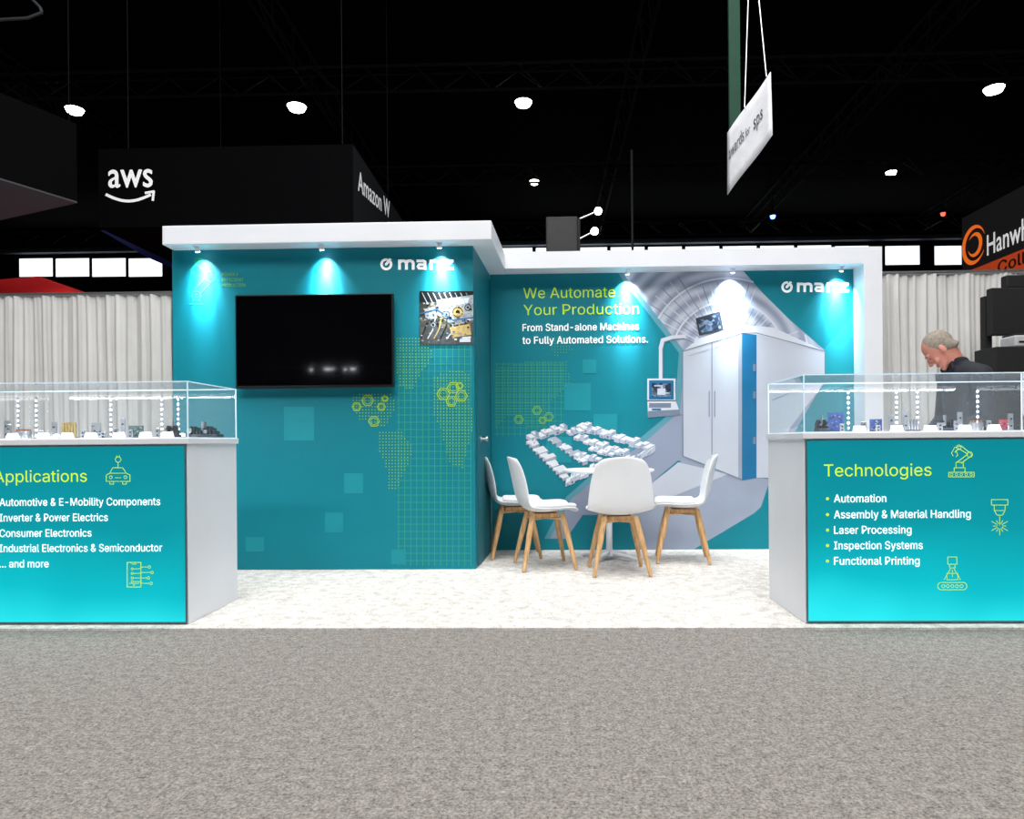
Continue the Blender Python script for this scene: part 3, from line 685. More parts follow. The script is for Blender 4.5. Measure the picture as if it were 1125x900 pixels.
def bracket(px,Y,h,lab,w=.02,mm=None):
    x=P(px,470,Y)[0]; e=thing(nm('metal_sample'),lab,'metal part',(x,Y,ZS))
    t=MB(); t.box(x-w*1.3,x+w*1.3,Y-.016,Y+.018,ZS,ZS+.006); t.obj('foot_plate',[mm or M_metal],e,bevel=.001)
    t=MB(); t.box(x-w,x+w,Y+.01,Y+.016,ZS+.006,ZS+h); t.obj('face_plate',[mm or M_metal],e,bevel=.001)
    for dz in (.3,.7):
        t=MB(); t.rod((x,Y+.01,ZS+h*dz),(x,Y+.004,ZS+h*dz),w*.35,n=12); t.obj('bolt',[M_samp],e,True)
for px,Y in ((100,3.84),(131,3.83),(160,3.85),(184,3.84),(48,3.84),(14,3.85),(74,3.83)): card(px,Y)
cells(76,4.12,5,M_gold,.10,'row of gold-wrapped battery cells on a dark tray')
machine(224,4.2,.2,'dark finned inverter unit with metal connectors')
machine(190,3.98,.07,'small dark machined sample part',d=.03)
coil(26,4.05,.042,'steel stator ring with copper windings')
board(150,4.16,.09,.05,.08,M_grnpcb,'upright green circuit board on a dark stand')
board(106,4.2,.06,.05,.10,M_metal,'upright silver sample plate on a dark stand')
for px,Y,h,w_ in ((90,3.98,.05,.014),(126,3.98,.06,.015),(58,4.22,.11,.016),(8,4.0,.09,.014),(44,3.96,.05,.012),(112,3.96,.04,.016),(142,3.96,.05,.012),(172,3.97,.06,.013),(134,4.22,.13,.014),(6,4.2,.12,.018)): bracket(px,Y,h,'small silver bracket with dark bolts' if h<.08 else 'tall silver bracket with dark bolts',w_)
for px in (122,178,196,40,20): glintbar(px,4.3)
for px,Y in ((62,3.96),(158,3.98),(42,4.16),(200,4.08)): puck(px,Y)
board(918,4.12,.09,.05,.12,M_pcb,'upright blue circuit board on a dark stand')
board(962,4.18,.07,.05,.08,M_pcb,'small blue circuit board on a dark stand')
machine(903,3.98,.07,'small dark sample machine part',d=.03)
machine(1038,4.16,.13,'dark finned electronics unit with metal connectors')
cells(1003,4.02,4,M_metal,.07,'row of silver battery cells on a dark tray',.007)
board(1103,4.16,.06,.05,.07,M_red,'upright red sample board on a dark stand')
coil(1072,4.02,.036,'small steel stator ring with copper windings')
for px,Y,h,w_ in ((980,4.12,.1,.015),(1052,3.98,.06,.013),(926,3.97,.05,.012),(950,3.97,.06,.015),(966,3.96,.04,.012),(1034,3.95,.05,.015),(1088,3.96,.06,.013),(1112,4.0,.1,.014),(996,4.22,.14,.014),(1056,4.24,.12,.015)): bracket(px,Y,h,'small silver bracket with dark bolts' if h<.08 else 'tall silver bracket with dark bolts',w_)
for px,Y in ((944,3.84),(985,3.84),(1060,3.84),(1092,3.84),(1022,3.84)): card(px,Y)
for px in (985,1008,1074,932): glintbar(px,4.3)
for px,Y in ((943,4.08),(1020,3.97),(1090,4.08)): puck(px,Y)

# ---------------------------------------------------------------- chairs
def build_chair(name,lab):
    e=thing(name,lab,'chair',(0,0,0),'white chairs around the table')
    prof=[(.235,.425,.165),(.225,.445,.195),(.17,.452,.222),(.08,.44,.238),(-.02,.432,.245),(-.11,.438,.247),(-.175,.47,.246),(-.21,.53,.243),(-.232,.61,.236),(-.25,.70,.224),(-.268,.78,.206),(-.282,.84,.178),(-.29,.868,.135)]
    NU=12
    def surf(k,u,inset=0,off=0):
        y,z,w=prof[k]
        w=w*(1-inset)
        rise=(u*u)*(0.045 if k<=6 else 0.03)
        if k<=5: return (u*w, y, z+rise*(.4+.6*min(1,k/4))+off)
        bend=min(1,(k-5)/3); 
        return (u*w, y+abs(u)**2*0.065*bend*(1 if k<11 else .8)+off*bend*.6, z+rise*(1-bend)-u*u*0.015*(k/12)+off*(1-bend))
    v=[];f=[]
    for k in range(len(prof)):
        for i in range(NU+1): v.append(surf(k,-1+2*i/NU))
    for k in range(len(prof)-1):
        for i in range(NU): a=k*(NU+1)+i; f.append((a,a+1,a+NU+2,a+NU+1))
    s=mobj('seat_shell',v,f,M_chair,parent=e,smooth=True,label='white moulded one-piece seat shell')
    so=s.modifiers.new('s','SOLIDIFY'); so.thickness=.012; so.offset=0
    sb=s.modifiers.new('u','SUBSURF'); sb.levels=1; sb.render_levels=2
    v=[];f=[]; ks=range(1,6)
    for k in ks:
        for i in range(NU+1): v.append(surf(k,-1+2*i/NU,.12,.02))
    for a_ in range(len(ks)-1):
        for i in range(NU): a=a_*(NU+1)+i; f.append((a,a+1,a+NU+2,a+NU+1))
    cu=mobj('seat_cushion',v,f,M_cush,parent=e,smooth=True,label='thin white padded cushion')
    so=cu.modifiers.new('s','SOLIDIFY'); so.thickness=.03; so.offset=0
    sb=cu.modifiers.new('u','SUBSURF'); sb.levels=1; sb.render_levels=2
    for sx in (-1,1):
        for sy in (-1,1):
            l=MB(); T=Vector((sx*.115,sy*.115-.0,.425)); B=Vector((sx*.205,sy*.205-.0,0.0)); Mid=T.lerp(B,.35)
            l.rod(T,Mid,.019,.0225,12); l.rod(Mid,B,.0225,.0135,12)
            l.obj('leg',[M_wood],e,True,label='round tapered pale beech leg')
    b=MB(); b.rod((-.125,-.125,.385),(.125,.125,.385),.012,n=8); b.rod((-.125,.125,.385),(.125,-.125,.385),.012,n=8)
    b.box(-.09,.09,-.09,.09,.395,.425); b.obj('support_frame',[M_wood],e,bevel=.004)
    return e
ch=build_chair('chair','white shell chair with beech legs seen from behind at the table')
def place(e,x,y,facing):
    e.location=(x,y,F0+.004); e.rotation_euler=(0,0,math.radians(facing)-math.pi/2)
def copy_thing(e,name,label):
    n=e.copy(); n.name=name; COL.objects.link(n); n['label']=label
    for c3 in [o for o in bpy.data.objects if o.parent==e]:
        q=c3.copy(); q.parent=n; COL.objects.link(q)
    return n
c1=copy_thing(ch,'chair.001','white shell chair with beech legs standing against the cabin side')
c2=copy_thing(ch,'chair.002','white shell chair with beech legs beside the cabin corner, side-on')
c4=copy_thing(ch,'chair.003','white shell chair with beech legs facing the table, back reclined')
def wx_(px,Y): return P(px,560,Y)[0]
place(ch,wx_(679,5.22),5.22,92)
place(c2,wx_(598,5.45),5.45,12)
place(c1,wx_(566,5.95),5.98,5)
place(c4,wx_(749,5.72),5.72,172)

# table
tx,ty=wx_(669,5.78),5.78
tb=thing('round_table','round white pedestal cafe table between the chairs','table',(tx,ty,F0))
t=MB(); t.lathe((tx,ty,0),[(.36,.742),(.375,.748),(.375,.758),(.368,.765)],48); t.obj('table_top',[M_white],tb,True)
t=MB(); t.lathe((tx,ty,0),[(.05,.05),(.03,.07),(.026,.12),(.026,.70),(.05,.73),(.12,.742)],24); t.obj('pedestal',[M_white],tb,True)
for i in range(4):
    a=math.radians(45+i*90+10); d=Vector((math.cos(a),math.sin(a),0)); c0=Vector((tx,ty,F0))
    t=MB(); t.rod(c0+Vector((0,0,.06)),c0+d*.27+Vector((0,0,.022)),.024,.014,10); t.rod(c0+d*.265,c0+d*.265+Vector((0,0,.02)),.016,n=10); t.obj('foot',[M_white],tb,True)

# ---------------------------------------------------------------- drapes
M_drape=mat('drape_fabric',(200,200,199),0.85,var=0.05,scale=3,bump=.15)
def drape(name,x0,x1,Y,zt,lab,zb=0.0):
    e=thing(name,lab,'curtain',((x0+x1)/2,Y,zb),'pipe-and-drape curtains')
    n=int((x1-x0)/.010); v=[];f=[]; rows=8
    for j in range(rows+1):
        z=0.02+(zt-.02)*j/rows
        for i in range(n+1):
            x=x0+(x1-x0)*i/n
            env=.55+.45*math.sin(x*3.1+1.2)*math.sin(x*1.27)
            amp=.019*(1-.35*j/rows)*env
            v.append((x+.004*math.sin(j*1.1+i*.11),Y+amp*math.sin(x*2*math.pi/.092+1.8*math.sin(x*2.3)+1.1*math.sin(x*5.7)+.18*j*math.sin(x*4))+.010*math.sin(x*19+.2*j)+.005*math.sin(x*131+j*.3),z))
    for j in range(rows):
        for i in range(n): a=j*(n+1)+i; f.append((a,a+1,a+n+2,a+n+1))
    mobj('curtain_cloth',v,f,M_drape,parent=e,smooth=True)
    p=MB(); p.rod((x0,Y,zt+.012),(x1,Y,zt+.012),.018,n=10); p.obj('top_rail',[M_metal],e,True)
    for x in (x0+.02,x1-.02):
        p=MB(); p.rod((x,Y+.06,zb),(x,Y+.06,zt+.02),.022,n=10); p.box(x-.15 if x>x0+.5 else x-.01,x+.15,Y-.02,Y+.2,zb,zb+.008); p.obj('upright_pole',[M_metal],e)
drape('drape_curtain',-6.2,P(189,400,6.55)[0],6.55,2.44,'grey-white pleated drape hung from a metal rail beside the cabin')
drape('drape_curtain.001',xfr+.02,5.6,6.34,2.48,'grey-white pleated drape hung from a metal rail beside the wall end')

# ---------------------------------------------------------------- hanging signs & neighbours
M_signblk=mat('sign_black_fabric',(7,7,9),.9,var=.08,spec=.05)
M_signside=mat('sign_side_fabric',(36,38,44),.9,var=.08,spec=.1)
sg=thing('hanging_box_sign','large black square fabric sign with white lettering','hanging sign',(-5.4,14,3.5))
sx0=P(108,200,12)[0]; sx1=P(388,200,12)[0]; sz1=P(250,161,12)[1]; sz0=P(120,250,12)[1]
mb=MB(); mb.box(sx0,sx1,12,16.4,sz0,sz1); o=mb.obj('sign_body',[M_signblk,M_signside],sg)
o.data.polygons[3].material_index=1
text_px('aws',12,119,168,206,21.5,M_whitetxt,sg,0.016,plain=True)
fl=Flat(12); pts=[(117+ i*48/14,212+ 9*math.sin(math.pi*(i+1.2)/16.5)) for i in range(15)]
fl.line(pts,3.0,0,3); fl.line([(160,212),(169,210.5),(168,220)],2.6,0,4); fl.obj('logo_emblem',[M_whitetxt],sg)
yb0,zb0=PX(393,209,sx1); ye,_=PX(428,240,sx1)
text_map('Amazon W',lambda u,v:(sx1+.006,yb0+u,zb0+v+u*.12),ye-yb0,.27,M_whitetxt,sg,0.015,out=Vector((1,0,0)),plain=True)
for x in (sx0+.3,sx1-.3):
    for y in (12.4,16): mb=MB(); mb.rod((x,y,sz1),(x,y,HZ),.008,n=5); mb.obj('hanging_cable',[M_darker],sg)
a=P(110,253,15);b=P(192,253,15);c_=P(192,296,15);d_=P(160,282,15)
mobj('navy_panel',[(p[0],15,p[1]) for p in (a,b,c_,d_)]+[(p[0],15.05,p[1]) for p in (a,b,c_,d_)],[(0,1,2,3),(7,6,5,4),(0,4,5,1),(1,5,6,2),(2,6,7,3),(3,7,4,0)],mat('navy_fabric',(10,18,72),.8,emit=.15),parent=sg,label='dark navy fabric panel')
cx_,cy_=-6.17,9.0
u1=Vector((-.4,-.91)); u2=Vector((-.93,.38))
q0=Vector((cx_,cy_)); q1=q0+u1*2.4; q2=q0+u2*2.4; q3=q1+u2*2.4
hb=thing('hanging_box_sign.001','dark grey fabric box sign turned cornerwise with underside painted as lit','hanging sign',(cx_,cy_,4.2))
prism('sign_body',[tuple(q0),tuple(q2),tuple(q3),tuple(q1)],4.22,5.25,mat('dark_box_fabric',(6,6,7),.9,spec=.05),hb)
prism('sign_underside',[tuple(q0),tuple(q2),tuple(q3),tuple(q1)],4.2,4.22,mat('underside_glow',(54,56,62),.8,emit=.3),hb,label='underside with its lit grey painted in')  # lit look of the underside is put into its grey and glow
for q in (q0,q1,q2,q3):
    mb=MB(); cq=(q0+q3)/2; qq=q.lerp(cq,.05); mb.rod((qq.x,qq.y,5.25),(qq.x,qq.y,HZ),.008,n=5); mb.obj('hanging_cable',[M_cable],hb)
M_redtent=mat('red_canvas',(200,26,30),.6,var=.06,emit=.15)
Yt=9.5; e0=P(84,323,Yt); 
rt=thing('red_canopy_tent','bright red canvas canopy roof on slim poles behind the drape','tent',(e0[0]-1.6,11,0))
zx=e0[1]; X1=e0[0]; X0=X1-4.2
ap=(X1-2.1,11.6,zx+.78)
mobj('tent_roof',[(X0,Yt,zx),(X1,Yt,zx),(X1,Yt+4.2,zx),(X0,Yt+4.2,zx),ap,(X0,Yt,zx-.25),(X1,Yt,zx-.25),(X1,Yt+4.2,zx-.25),(X0,Yt+4.2,zx-.25)],
     [(0,1,4),(1,2,4),(2,3,4),(3,0,4),(5,6,1,0),(6,7,2,1),(7,8,3,2),(8,5,0,3)],M_redtent,parent=rt)
for x in (X0+.05,X1-.05):
    for y in (Yt+.05,Yt+4.15):
        p=MB(); p.rod((x,y,0),(x,y,zx),.025,n=8); p.obj('tent_pole',[M_metal],rt)

# right booth sign in depth
XS=P(1057,270,14)[0]
def onX(px,py): return PX(px,py,XS)
zt=onX(1057,240)[1]; zb=onX(1057,301)[1]
hs=thing('exhibitor_fascia_sign','black fascia sign with orange ring logo above an orange band','sign',(XS,11,0))
mb=MB(); mb.box(XS,XS+.3,8.5,14,zb,zt); mb.obj('sign_body',[mat('fascia_black',(16,14,15),.7)],hs)
mb=MB(); mb.box(XS-.01,XS+.31,8.5,14.0,zb-.55,zb); mb.obj('orange_band',[mat('orange_band',(216,76,28),.6,emit=.12)],hs)
for y in (8.6,13.9):
    mb=MB(); mb.rod((XS+.15,y,0),(XS+.15,y,zb-.55),.05,n=8); mb.obj('support_post',[M_dark],hs)
y0,z0=onX(1085,281); y1,_=onX(1139,265)
text_map('Hanwha',lambda u,v:(XS-.012,y0-u,z0+v),y0-y1,.28,M_whitetxt,hs,0.012,out=Vector((-1,0,0)),plain=True)
y0c,z0c=onX(1097,300); y1c,_=onX(1128,292)
text_map('Coll',lambda u,v:(XS-.014,y0c-u,z0c+v),y0c-y1c,.2,mat('sign_dark_text',(30,12,8),.5),hs,0.02,out=Vector((-1,0,0)))
yc,zc=onX(1071,269)
for (r,w,a0,a1) in ((.34,.055,20,330),(.2,.05,200,500)):
    mb=MB(); n=24
    for i in range(n):
        t0=math.radians(a0+(a1-a0)*i/n); t1=math.radians(a0+(a1-a0)*(i+1)/n)
        w0=w*math.sin(math.pi*(i+.3)/(n+.6)); w1=w*math.sin(math.pi*(i+1.3)/(n+1.3)) if i<n-1 else .005
        mb.add([(XS-.013,yc-(r-w0)*math.cos(t0),zc+(r-w0)*math.sin(t0)),(XS-.013,yc-(r+w0)*math.cos(t0),zc+(r+w0)*math.sin(t0)),(XS-.013,yc-(r+w1)*math.cos(t1),zc+(r+w1)*math.sin(t1)),(XS-.013,yc-(r-w1)*math.cos(t1),zc+(r-w1)*math.sin(t1))],[(0,1,2,3)])
    mb.obj('logo_emblem',[mat('orange_logo',(240,110,30),.5,emit=.5)],hs)

# hanging white banner
def P3(px,py,Y): a=P(px,py,Y); return Vector((a[0],Y,a[1]))
B00=P3(799,214,9.0);B01=P3(799,146,9.0);B10=P3(848.5,148,8.2);B11=P3(846.5,79,8.2)
wb=thing('hanging_banner','white fabric banner with grey lettering hanging from ropes at an angle','banner',tuple(B00))
def bil(u,v): return B00.lerp(B10,u).lerp(B01.lerp(B11,u),v)
nrm=(B10-B00).cross(B01-B00).normalized()
if nrm.y>0: nrm=-nrm
v=[];f=[]
for j in range(7):
    for i in range(13): v.append(bil(i/12,j/6)+nrm*.008*math.sin(i*.55))
for j in range(6):
    for i in range(12): a=j*13+i; f.append((a,a+1,a+14,a+13))
o=mobj('banner_cloth',v,f,mat('banner_cloth',(212,214,220),.7,emit=.2),parent=wb,smooth=True)
so=o.modifiers.new('s','SOLIDIFY'); so.thickness=.008
M_gt=mat('banner_grey_text',(80,82,90),.6)
for s,u0,W_,v0,cp in (('awards',.06,.36,.50,.15),('for',.45,.1,.50,.1),('sps',.62,.2,.46,.17)):
    tv_,tf=text_mesh(s,.01,True); x0=min(a[0] for a in tv_); x1=max(a[0] for a in tv_)
    vs=[]
    for a in tv_:
        u=u0+(a[0]-x0)/(x1-x0)*W_; vv=v0+a[1]/CAP*cp
        vs.append(bil(u,vv)+nrm*(.008*math.sin(u*12*.55)+.01+a[2]*.0002))
    mobj('lettering',vs,tf,M_gt,parent=wb)
for (pa,pb) in (((818,118),(824,-60)),((842,84),(822,-120))):
    rp=MB(); rp.rod(P3(pa[0],pa[1],8.6 if pa[0]<840 else 8.2),P3(pb[0],pb[1],8.6),.007,n=6); rp.obj('banner_rope',[M_metal],wb)
gx0=P3(800,60,9.3);gx1=P3(812,60,9.3); gz0=P3(800,150,9.3).z
gb=thing('green_hanging_banner','narrow dark green vertical fabric strip hanging beside the white banner','banner',(gx0.x,9.3,gz0))
box('banner_cloth',gx0.x,gx1.x,9.25,9.3,gz0,9.5,mat('green_fabric',(6,58,42),.8,emit=.08),gb)
mb=MB(); mb.rod((gx0.x/2+gx1.x/2,9.28,9.5),(gx0.x/2+gx1.x/2,9.28,HZ),.008,n=5); mb.obj('hanging_cable',[M_darker],gb)

# speaker and lamp stand behind the wall
Ys=8.5
a=P(600,283,Ys);b=P(634,242,Ys)
sp=thing('loudspeaker_stand','black box loudspeaker on a tall stand rising behind the wall','loudspeaker',((a[0]+b[0])/2,Ys,0))
box('speaker_cabinet',a[0],b[0],Ys-.15,Ys+.15,a[1]-.05,b[1],mat('speaker_black',(24,26,29),.7),sp,.01)
mb=MB(); mb.box(a[0]+.02,b[0]-.02,Ys-.158,Ys-.15,a[1],b[1]-.03); mb.obj('speaker_grille',[M_dark],sp)
mb=MB(); cx2=(a[0]+b[0])/2; mb.rod((cx2,Ys,.4),(cx2,Ys,a[1]),.02,n=10); mb.obj('speaker_pole',[M_dark],sp)
for t in (0,2.1,4.2): mb=MB(); mb.rod((cx2,Ys,.5),(cx2+.5*math.cos(t),Ys+.5*math.sin(t),.012),.012,n=6); mb.obj('tripod_leg',[M_dark],sp)
Yl=9.2
ls=thing('floodlight_stand','slim stand carrying two bright white floodlights on arms','floodlight',(P(640,240,Yl)[0],Yl,0))
xpole,_=P(636,240,Yl)
mb=MB(); mb.rod((xpole,Yl,0),(xpole,Yl,P(636,240,Yl)[1]),.018,n=8); mb.obj('stand_pole',[M_dark],ls)
for (px,py) in ((657,232),(653,254)):
    q=P3(px,py,Yl); r0=P3(636,py+9,Yl)
    mb=MB(); mb.rod(r0,q,.012,n=8); ar=mb.obj('lamp_arm',[M_metal],ls)
    mb=MB(); mb.rod(q+Vector((0,.05,.02)),q+Vector((0,-.03,-.01)),.03,.055,16); h=mb.obj('lamp_head',[M_dark],ls,True)
    mb=MB(); mb.rod(q+Vector((0,-.03,-.01)),q+Vector((0,-.036,-.012)),.05,n=16); mb.obj('lamp_lens',[M_led],h)
pt=P(694,165,16); mb=MB(); mb.rod((pt[0],16,0),(pt[0],16,pt[1]),.03,n=8); 
o=mb.obj('lighting_mast',[M_dark]); top(o,'tall thin dark steel mast standing behind the display wall','mast')

# equipment at right
Ye=5.75
eq=thing('monitor_stand','large black monitor on a tall solid dark wheeled stand','monitor',(P(1110,400,Ye)[0],Ye,F0))
a=P(1082,370,Ye);b=P(1150,318,Ye)
box('monitor_panel',a[0],b[0],Ye-.09,Ye-.02,a[1],b[1],M_blackmatte,eq,.006)
ca=P(1099,318,Ye);cb=P(1140,304,Ye)
box('camera_bar',ca[0],cb[0],Ye-.08,Ye+.0,b[1],cb[1],M_blackmatte,eq,.01)
x0=P(1085,400,Ye)[0]; x1=P(1146,400,Ye)[0]
for x in (x0,x1):
    mb=MB(); mb.box(x-.03,x+.03,Ye-.015,Ye+.045,F0+.06,b[1]-.05); mb.box(x-.03,x+.03,Ye-.3,Ye+.3,F0+.05,F0+.09); mb.obj('stand_upright',[M_blackmatte],eq,bevel=.004)
mb=MB(); mb.box(x0,x1,Ye-.01,Ye+.04,a[1]+.1,a[1]+.2); mb.obj('cross_bar',[M_blackmatte],eq)
for x in (x0,x1):
    for y in (Ye-.24,Ye+.27):
        w=MB(); w.rod((x-.012,y,F0+.03),(x+.012,y,F0+.03),.03,n=14); w.obj('caster_wheel',[M_black],eq)
zs=P(1100,386,Ye)[1]; zs2=P(1100,414,Ye)[1]
box('equipment_drawer',x0-.12,x1,Ye-.3,Ye-.02,zs2-.02,zs,M_blackmatte,eq,.006)
box('lower_cabinet',x0-.02,x1,Ye-.26,Ye-.02,F0+.09,zs2-.02,M_dark,eq,.006)
gx=P(1111,380,Ye-.1)[0]
pr=thing('printer_box','small grey and white device resting on the monitor stand shelf','device',(gx,Ye-.2,zs+.001))
box('device_body',gx-.09,gx+.09,Ye-.28,Ye-.1,zs+.001,zs+.09,mat('device_grey',(178,180,184),.5),pr,.012)
box('device_lid',gx-.08,gx+.08,Ye-.27,Ye-.11,zs+.09,zs+.105,M_dark,pr,.004)
box('device_slot',gx-.06,gx+.06,Ye-.283,Ye-.28,zs+.03,zs+.045,M_black,pr)

# conduit upper left
mb=MB(); pts=[P3(-5,22,10),P3(30,20,10),P3(46,14,10),P3(44,8,10),P3(36,0,10),P3(30,-20,10)]
for p,q in zip(pts[:-1],pts[1:]): mb.rod(p,q,.022,n=8)
mb.rod(P3(-5,22,10),P3(-200,22,10),.022,n=8); mb.rod(pts[-1],Vector((pts[-1].x,10,HZ)),.022,n=8)
o=mb.obj('ceiling_conduit',[mat('conduit_grey',(60,66,70),.5)],None,True); top(o,'thin bent grey conduit hanging from the ceiling','pipe')

# ---------------------------------------------------------------- person
HX0=P(1031,386,4.8)[0]
PB=Vector((HX0+.21,4.8,F0)); 
def W(fw,lf,z): return Vector((PB.x-fw,PB.y-lf,z+F0))
def hull(bm,c0,r0,c1,r1,axes=None):
    b2=bmesh.new()
    for c,r in ((c0,r0),(c1,r1)):
        if not isinstance(r,(tuple,list)): r=(r,r,r)
        mt=Matrix.Translation(c)@(axes.to_4x4() if axes else Matrix.Identity(4))@Matrix.Diagonal((*r,1))
        bmesh.ops.create_icosphere(b2,subdivisions=3,radius=1,matrix=mt)
    res=bmesh.ops.convex_hull(b2,input=b2.verts)
    junk=[g for g in res['geom_interior'] if isinstance(g,bmesh.types.BMVert)]
    if junk: bmesh.ops.delete(b2,geom=list(set(junk)),context='VERTS')
    me=bpy.data.meshes.new('tmp'); b2.to_mesh(me); b2.free(); bm.from_mesh(me); bpy.data.meshes.remove(me)
def blob(bm,c,r,axes=None):
    mt=Matrix.Translation(c)@(axes.to_4x4() if axes else Matrix.Identity(4))@Matrix.Diagonal((*r,1))
    bmesh.ops.create_icosphere(bm,subdivisions=3,radius=1,matrix=mt)
def finish(bm,name,mt,parent,voxel,smooth_it,label=None,root=False):
    me=bpy.data.meshes.new(name+'_src'); bm.to_mesh(me); bm.free()
    o=bpy.data.objects.new('src',me); COL.objects.link(o)
    r=o.modifiers.new('r','REMESH'); r.mode='VOXEL'; r.voxel_size=voxel
    s=o.modifiers.new('s','SMOOTH'); s.iterations=smooth_it; s.factor=.5
    dg=bpy.context.evaluated_depsgraph_get(); dg.update()
    m2=bpy.data.meshes.new_from_object(o.evaluated_get(dg)); bpy.data.objects.remove(o)
    m2.transform(Matrix.Translation(-PB)); m2.materials.clear(); m2.materials.append(mt)
    for p in m2.polygons: p.use_smooth=True
    q=bpy.data.objects.new(name,m2); COL.objects.link(q)
    if root: q.location=PB
    else: q.parent=parent
    if label: q['label']=label
    return q
M_skin=mat('skin',(196,128,108),.55,var=.10,scale=14)
M_hair=mat('grey_hair',(134,124,112),.85,var=.22,scale=60,bump=.2,bscale=140)
M_shirt=mat('charcoal_jacket',(24,27,36),.85,var=.1,bump=.2,bscale=60)
M_trs=mat('dark_trousers',(24,26,32),.8,var=.1)
tl=math.radians(50)
yw=math.radians(-20)
hf=Vector((-math.cos(tl)*math.cos(yw),-math.cos(tl)*math.sin(yw),-math.sin(tl))); hl=Vector((math.sin(yw),-math.cos(yw),0)).normalized(); hu=hl.cross(hf).normalized()
if hu.z<0: hu=-hu
AX=Matrix((hf,hl,hu)).transposed()
HC=W(.2,0,1.59)
def H(a,b2,c3): return HC+hf*a+hl*b2+hu*c3
bm=bmesh.new()
blob(bm,H(-.012,0,.035),(.1,.079,.092),AX); hull(bm,H(.03,0,.0),(.066,.06,.06),H(.045,0,-.075),(.042,.046,.035),AX)
blob(bm,H(.078,0,-.1),(.02,.024,.018),AX); hull(bm,H(.095,0,.015),.007,H(.116,0,-.026),.012); blob(bm,H(.106,.012,-.03),(.01,.008,.008),AX); blob(bm,H(.106,-.012,-.03),(.01,.008,.008),AX)
blob(bm,H(.086,0,.03),(.014,.05,.012),AX); blob(bm,H(.094,0,-.058),(.01,.024,.006),AX); blob(bm,H(.09,0,-.07),(.011,.02,.006),AX)
for s in (1,-1): blob(bm,H(-.002,s*.08,-.005),(.018,.009,.032),AX); blob(bm,H(.07,s*.04,-.03),(.022,.018,.022),AX)
hull(bm,H(-.03,0,-.04),.056,W(.08,0,1.47),.06); 
hull(bm,W(.06,0,1.43),(.09,.12,.06),W(.03,0,1.3),(.115,.15,.1)); hull(bm,W(.03,0,1.3),(.115,.15,.1),W(.02,0,1.12),(.115,.14,.1)); hull(bm,W(.02,0,1.12),(.115,.14,.1),W(0,0,.96),(.12,.16,.1))
ELZ=1.12; WRF=.27; WRZ=.965
for s in (1,-1):
    sh=W(.04,s*.185,1.40); el=W(.05,s*.235,ELZ); wr=W(WRF,s*.12,WRZ)
    hull(bm,W(.06,s*.06,1.44),.05,sh,.055); hull(bm,sh,.052,el,.04); hull(bm,el,.04,wr,.026)
    hip=W(0,s*.09,.92); kn=W(.03,s*.1,.5); an=W(-.02,s*.1,.09)
    hull(bm,hip,.085,kn,.058); hull(bm,kn,.055,an,.04); hull(bm,an,.04,W(.13,s*.12,.045),(.04,.035,.025))
    pc=wr+Vector((-.05,s*.035,-.005)); blob(bm,pc,(.048,.018,.038)); hull(bm,wr,.026,pc,.02)
    for k3 in range(4):
        zoff=.028-k3*.019; L=(.03,.034,.032,.025)[k3]
        b0=pc+Vector((-.035,0,zoff)); b1=b0+Vector((-L,s*.006,-.004)); b2_=b1+Vector((-L*.35,s*.024,-.003)); b3=b2_+Vector((L*.45,s*.016,0))
        hull(bm,b0,.0092,b1,.0086); hull(bm,b1,.0086,b2_,.008); hull(bm,b2_,.008,b3,.007)
    t0=pc+Vector((.02,s*.01,.03)); t1=t0+Vector((-.025,s*.022,.02)); t2=t1+Vector((-.028,s*.01,.0)); hull(bm,t0,.012,t1,.01); hull(bm,t1,.01,t2,.008)
person=finish(bm,'person',M_skin,None,.0048,3,root=True)
top(person,'grey-haired man in dark jacket standing behind the counter, looking down','person')
bm=bmesh.new(); blob(bm,H(-.019,0,.037),(.1005,.083,.0935),AX); 
for s in (1,-1): hull(bm,H(-.04,s*.048,.0),(.045,.032,.045),H(-.07,s*.028,-.045),(.035,.038,.02),AX); hull(bm,H(.01,s*.07,.02),(.012,.012,.02),H(.01,s*.072,.0),(.01,.009,.012),AX)
bmesh.ops.bisect_plane(bm,geom=bm.verts[:]+bm.edges[:]+bm.faces[:],plane_co=H(.035,0,.05),plane_no=(hf*1+hu*-.5).normalized(),clear_outer=True)
bmesh.ops.holes_fill(bm,edges=[e for e in bm.edges if e.is_boundary])
hair=finish(bm,'hair',M_hair,person,.005,3,label='short thinning grey-blond hair')
for s in (1,-1):
    bm=bmesh.new(); blob(bm,H(.089,s*.03,.006),(.007,.011,.005),AX); finish(bm,'eye',mat('eye_shade',(90,76,70),.3),person,.0018,0)
    bm=bmesh.new(); hull(bm,H(.098,s*.018,.028),.0035,H(.09,s*.045,.03),.003); finish(bm,'eyebrow',M_hair,person,.0018,0)
bm=bmesh.new()
hull(bm,W(.06,0,1.43),(.105,.135,.07),W(.03,0,1.3),(.132,.165,.1)); hull(bm,W(.03,0,1.3),(.132,.165,.1),W(.02,0,1.1),(.13,.155,.1)); hull(bm,W(.02,0,1.1),(.13,.155,.1),W(0,0,.95),(.135,.172,.06))
hull(bm,W(.07,0,1.47),(.078,.082,.03),W(.098,0,1.525),(.074,.076,.016))
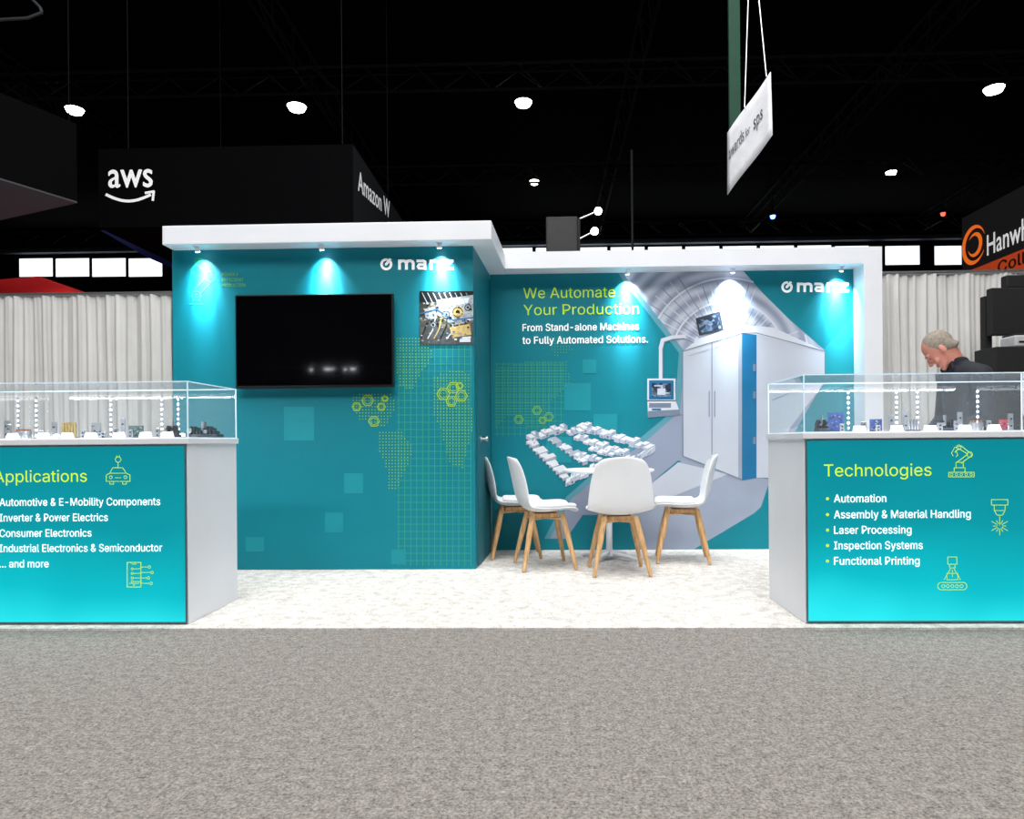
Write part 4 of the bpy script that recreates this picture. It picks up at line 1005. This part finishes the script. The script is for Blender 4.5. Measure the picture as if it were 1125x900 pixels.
for s in (1,-1):
    sh=W(.04,s*.185,1.40); el=W(.05,s*.235,ELZ); wr=W(WRF-.02,s*.125,WRZ+.01)
    hull(bm,W(.06,s*.06,1.44),.068,sh,.07); hull(bm,sh,.068,el,.056); hull(bm,el,.056,wr,.038)
    hull(bm,W(.15,s*.03,1.5),(.012,.02,.012),W(.15,s*.06,1.455),(.012,.025,.012))
finish(bm,'jacket',M_shirt,person,.007,3,label='dark charcoal collared jacket')
bm=bmesh.new()
hull(bm,W(0,0,.96),(.128,.165,.05),W(0,0,.88),(.13,.165,.06))
for s in (1,-1):
    hip=W(0,s*.09,.9); kn=W(.03,s*.1,.5); an=W(-.02,s*.1,.09)
    hull(bm,hip,.1,kn,.074); hull(bm,kn,.074,an,.06)
finish(bm,'trousers',M_trs,person,.01,3)
for s in (1,-1):
    bm=bmesh.new(); hull(bm,W(-.04,s*.1,.05),(.05,.045,.045),W(.15,s*.125,.04),(.05,.05,.035)); finish(bm,'shoe',M_black,person,.007,2)
dz=WRZ-.018
hd=thing('handheld_scanner','small dark handheld device held in both hands','device',tuple(W(WRF+.07,0,dz)))
box('device_body',W(WRF+.11,0,0).x,W(WRF+.04,0,0).x,PB.y-.065,PB.y+.065,dz,dz+.02,M_black,hd,.004)
box('device_screen',W(WRF+.105,0,0).x,W(WRF+.045,0,0).x,PB.y-.055,PB.y+.055,dz+.02,dz+.022,M_screen,hd)

# ---------------------------------------------------------------- lights
def area(x,y,z,sx,sy,en,rot=(0,0,0),col=(1,.985,.965)):
    l=bpy.data.lights.new('area','AREA'); l.shape='RECTANGLE'; l.size=sx; l.size_y=sy; l.energy=en; l.color=col
    o=bpy.data.objects.new('ceiling_light_array',l); COL.objects.link(o); o.location=(x,y,z); o.rotation_euler=rot
area(-.5,0.8,11.5,7,4,980)
area(0,-6,11.5,14,4,1550,(math.radians(35),0,0))
area(0.5,5.0,11.5,7,3,950)
w=bpy.data.worlds.new('world'); scene.world=w; w.use_nodes=True
w.node_tree.nodes['Background'].inputs[0].default_value=(.02,.022,.025,1); w.node_tree.nodes['Background'].inputs[1].default_value=1
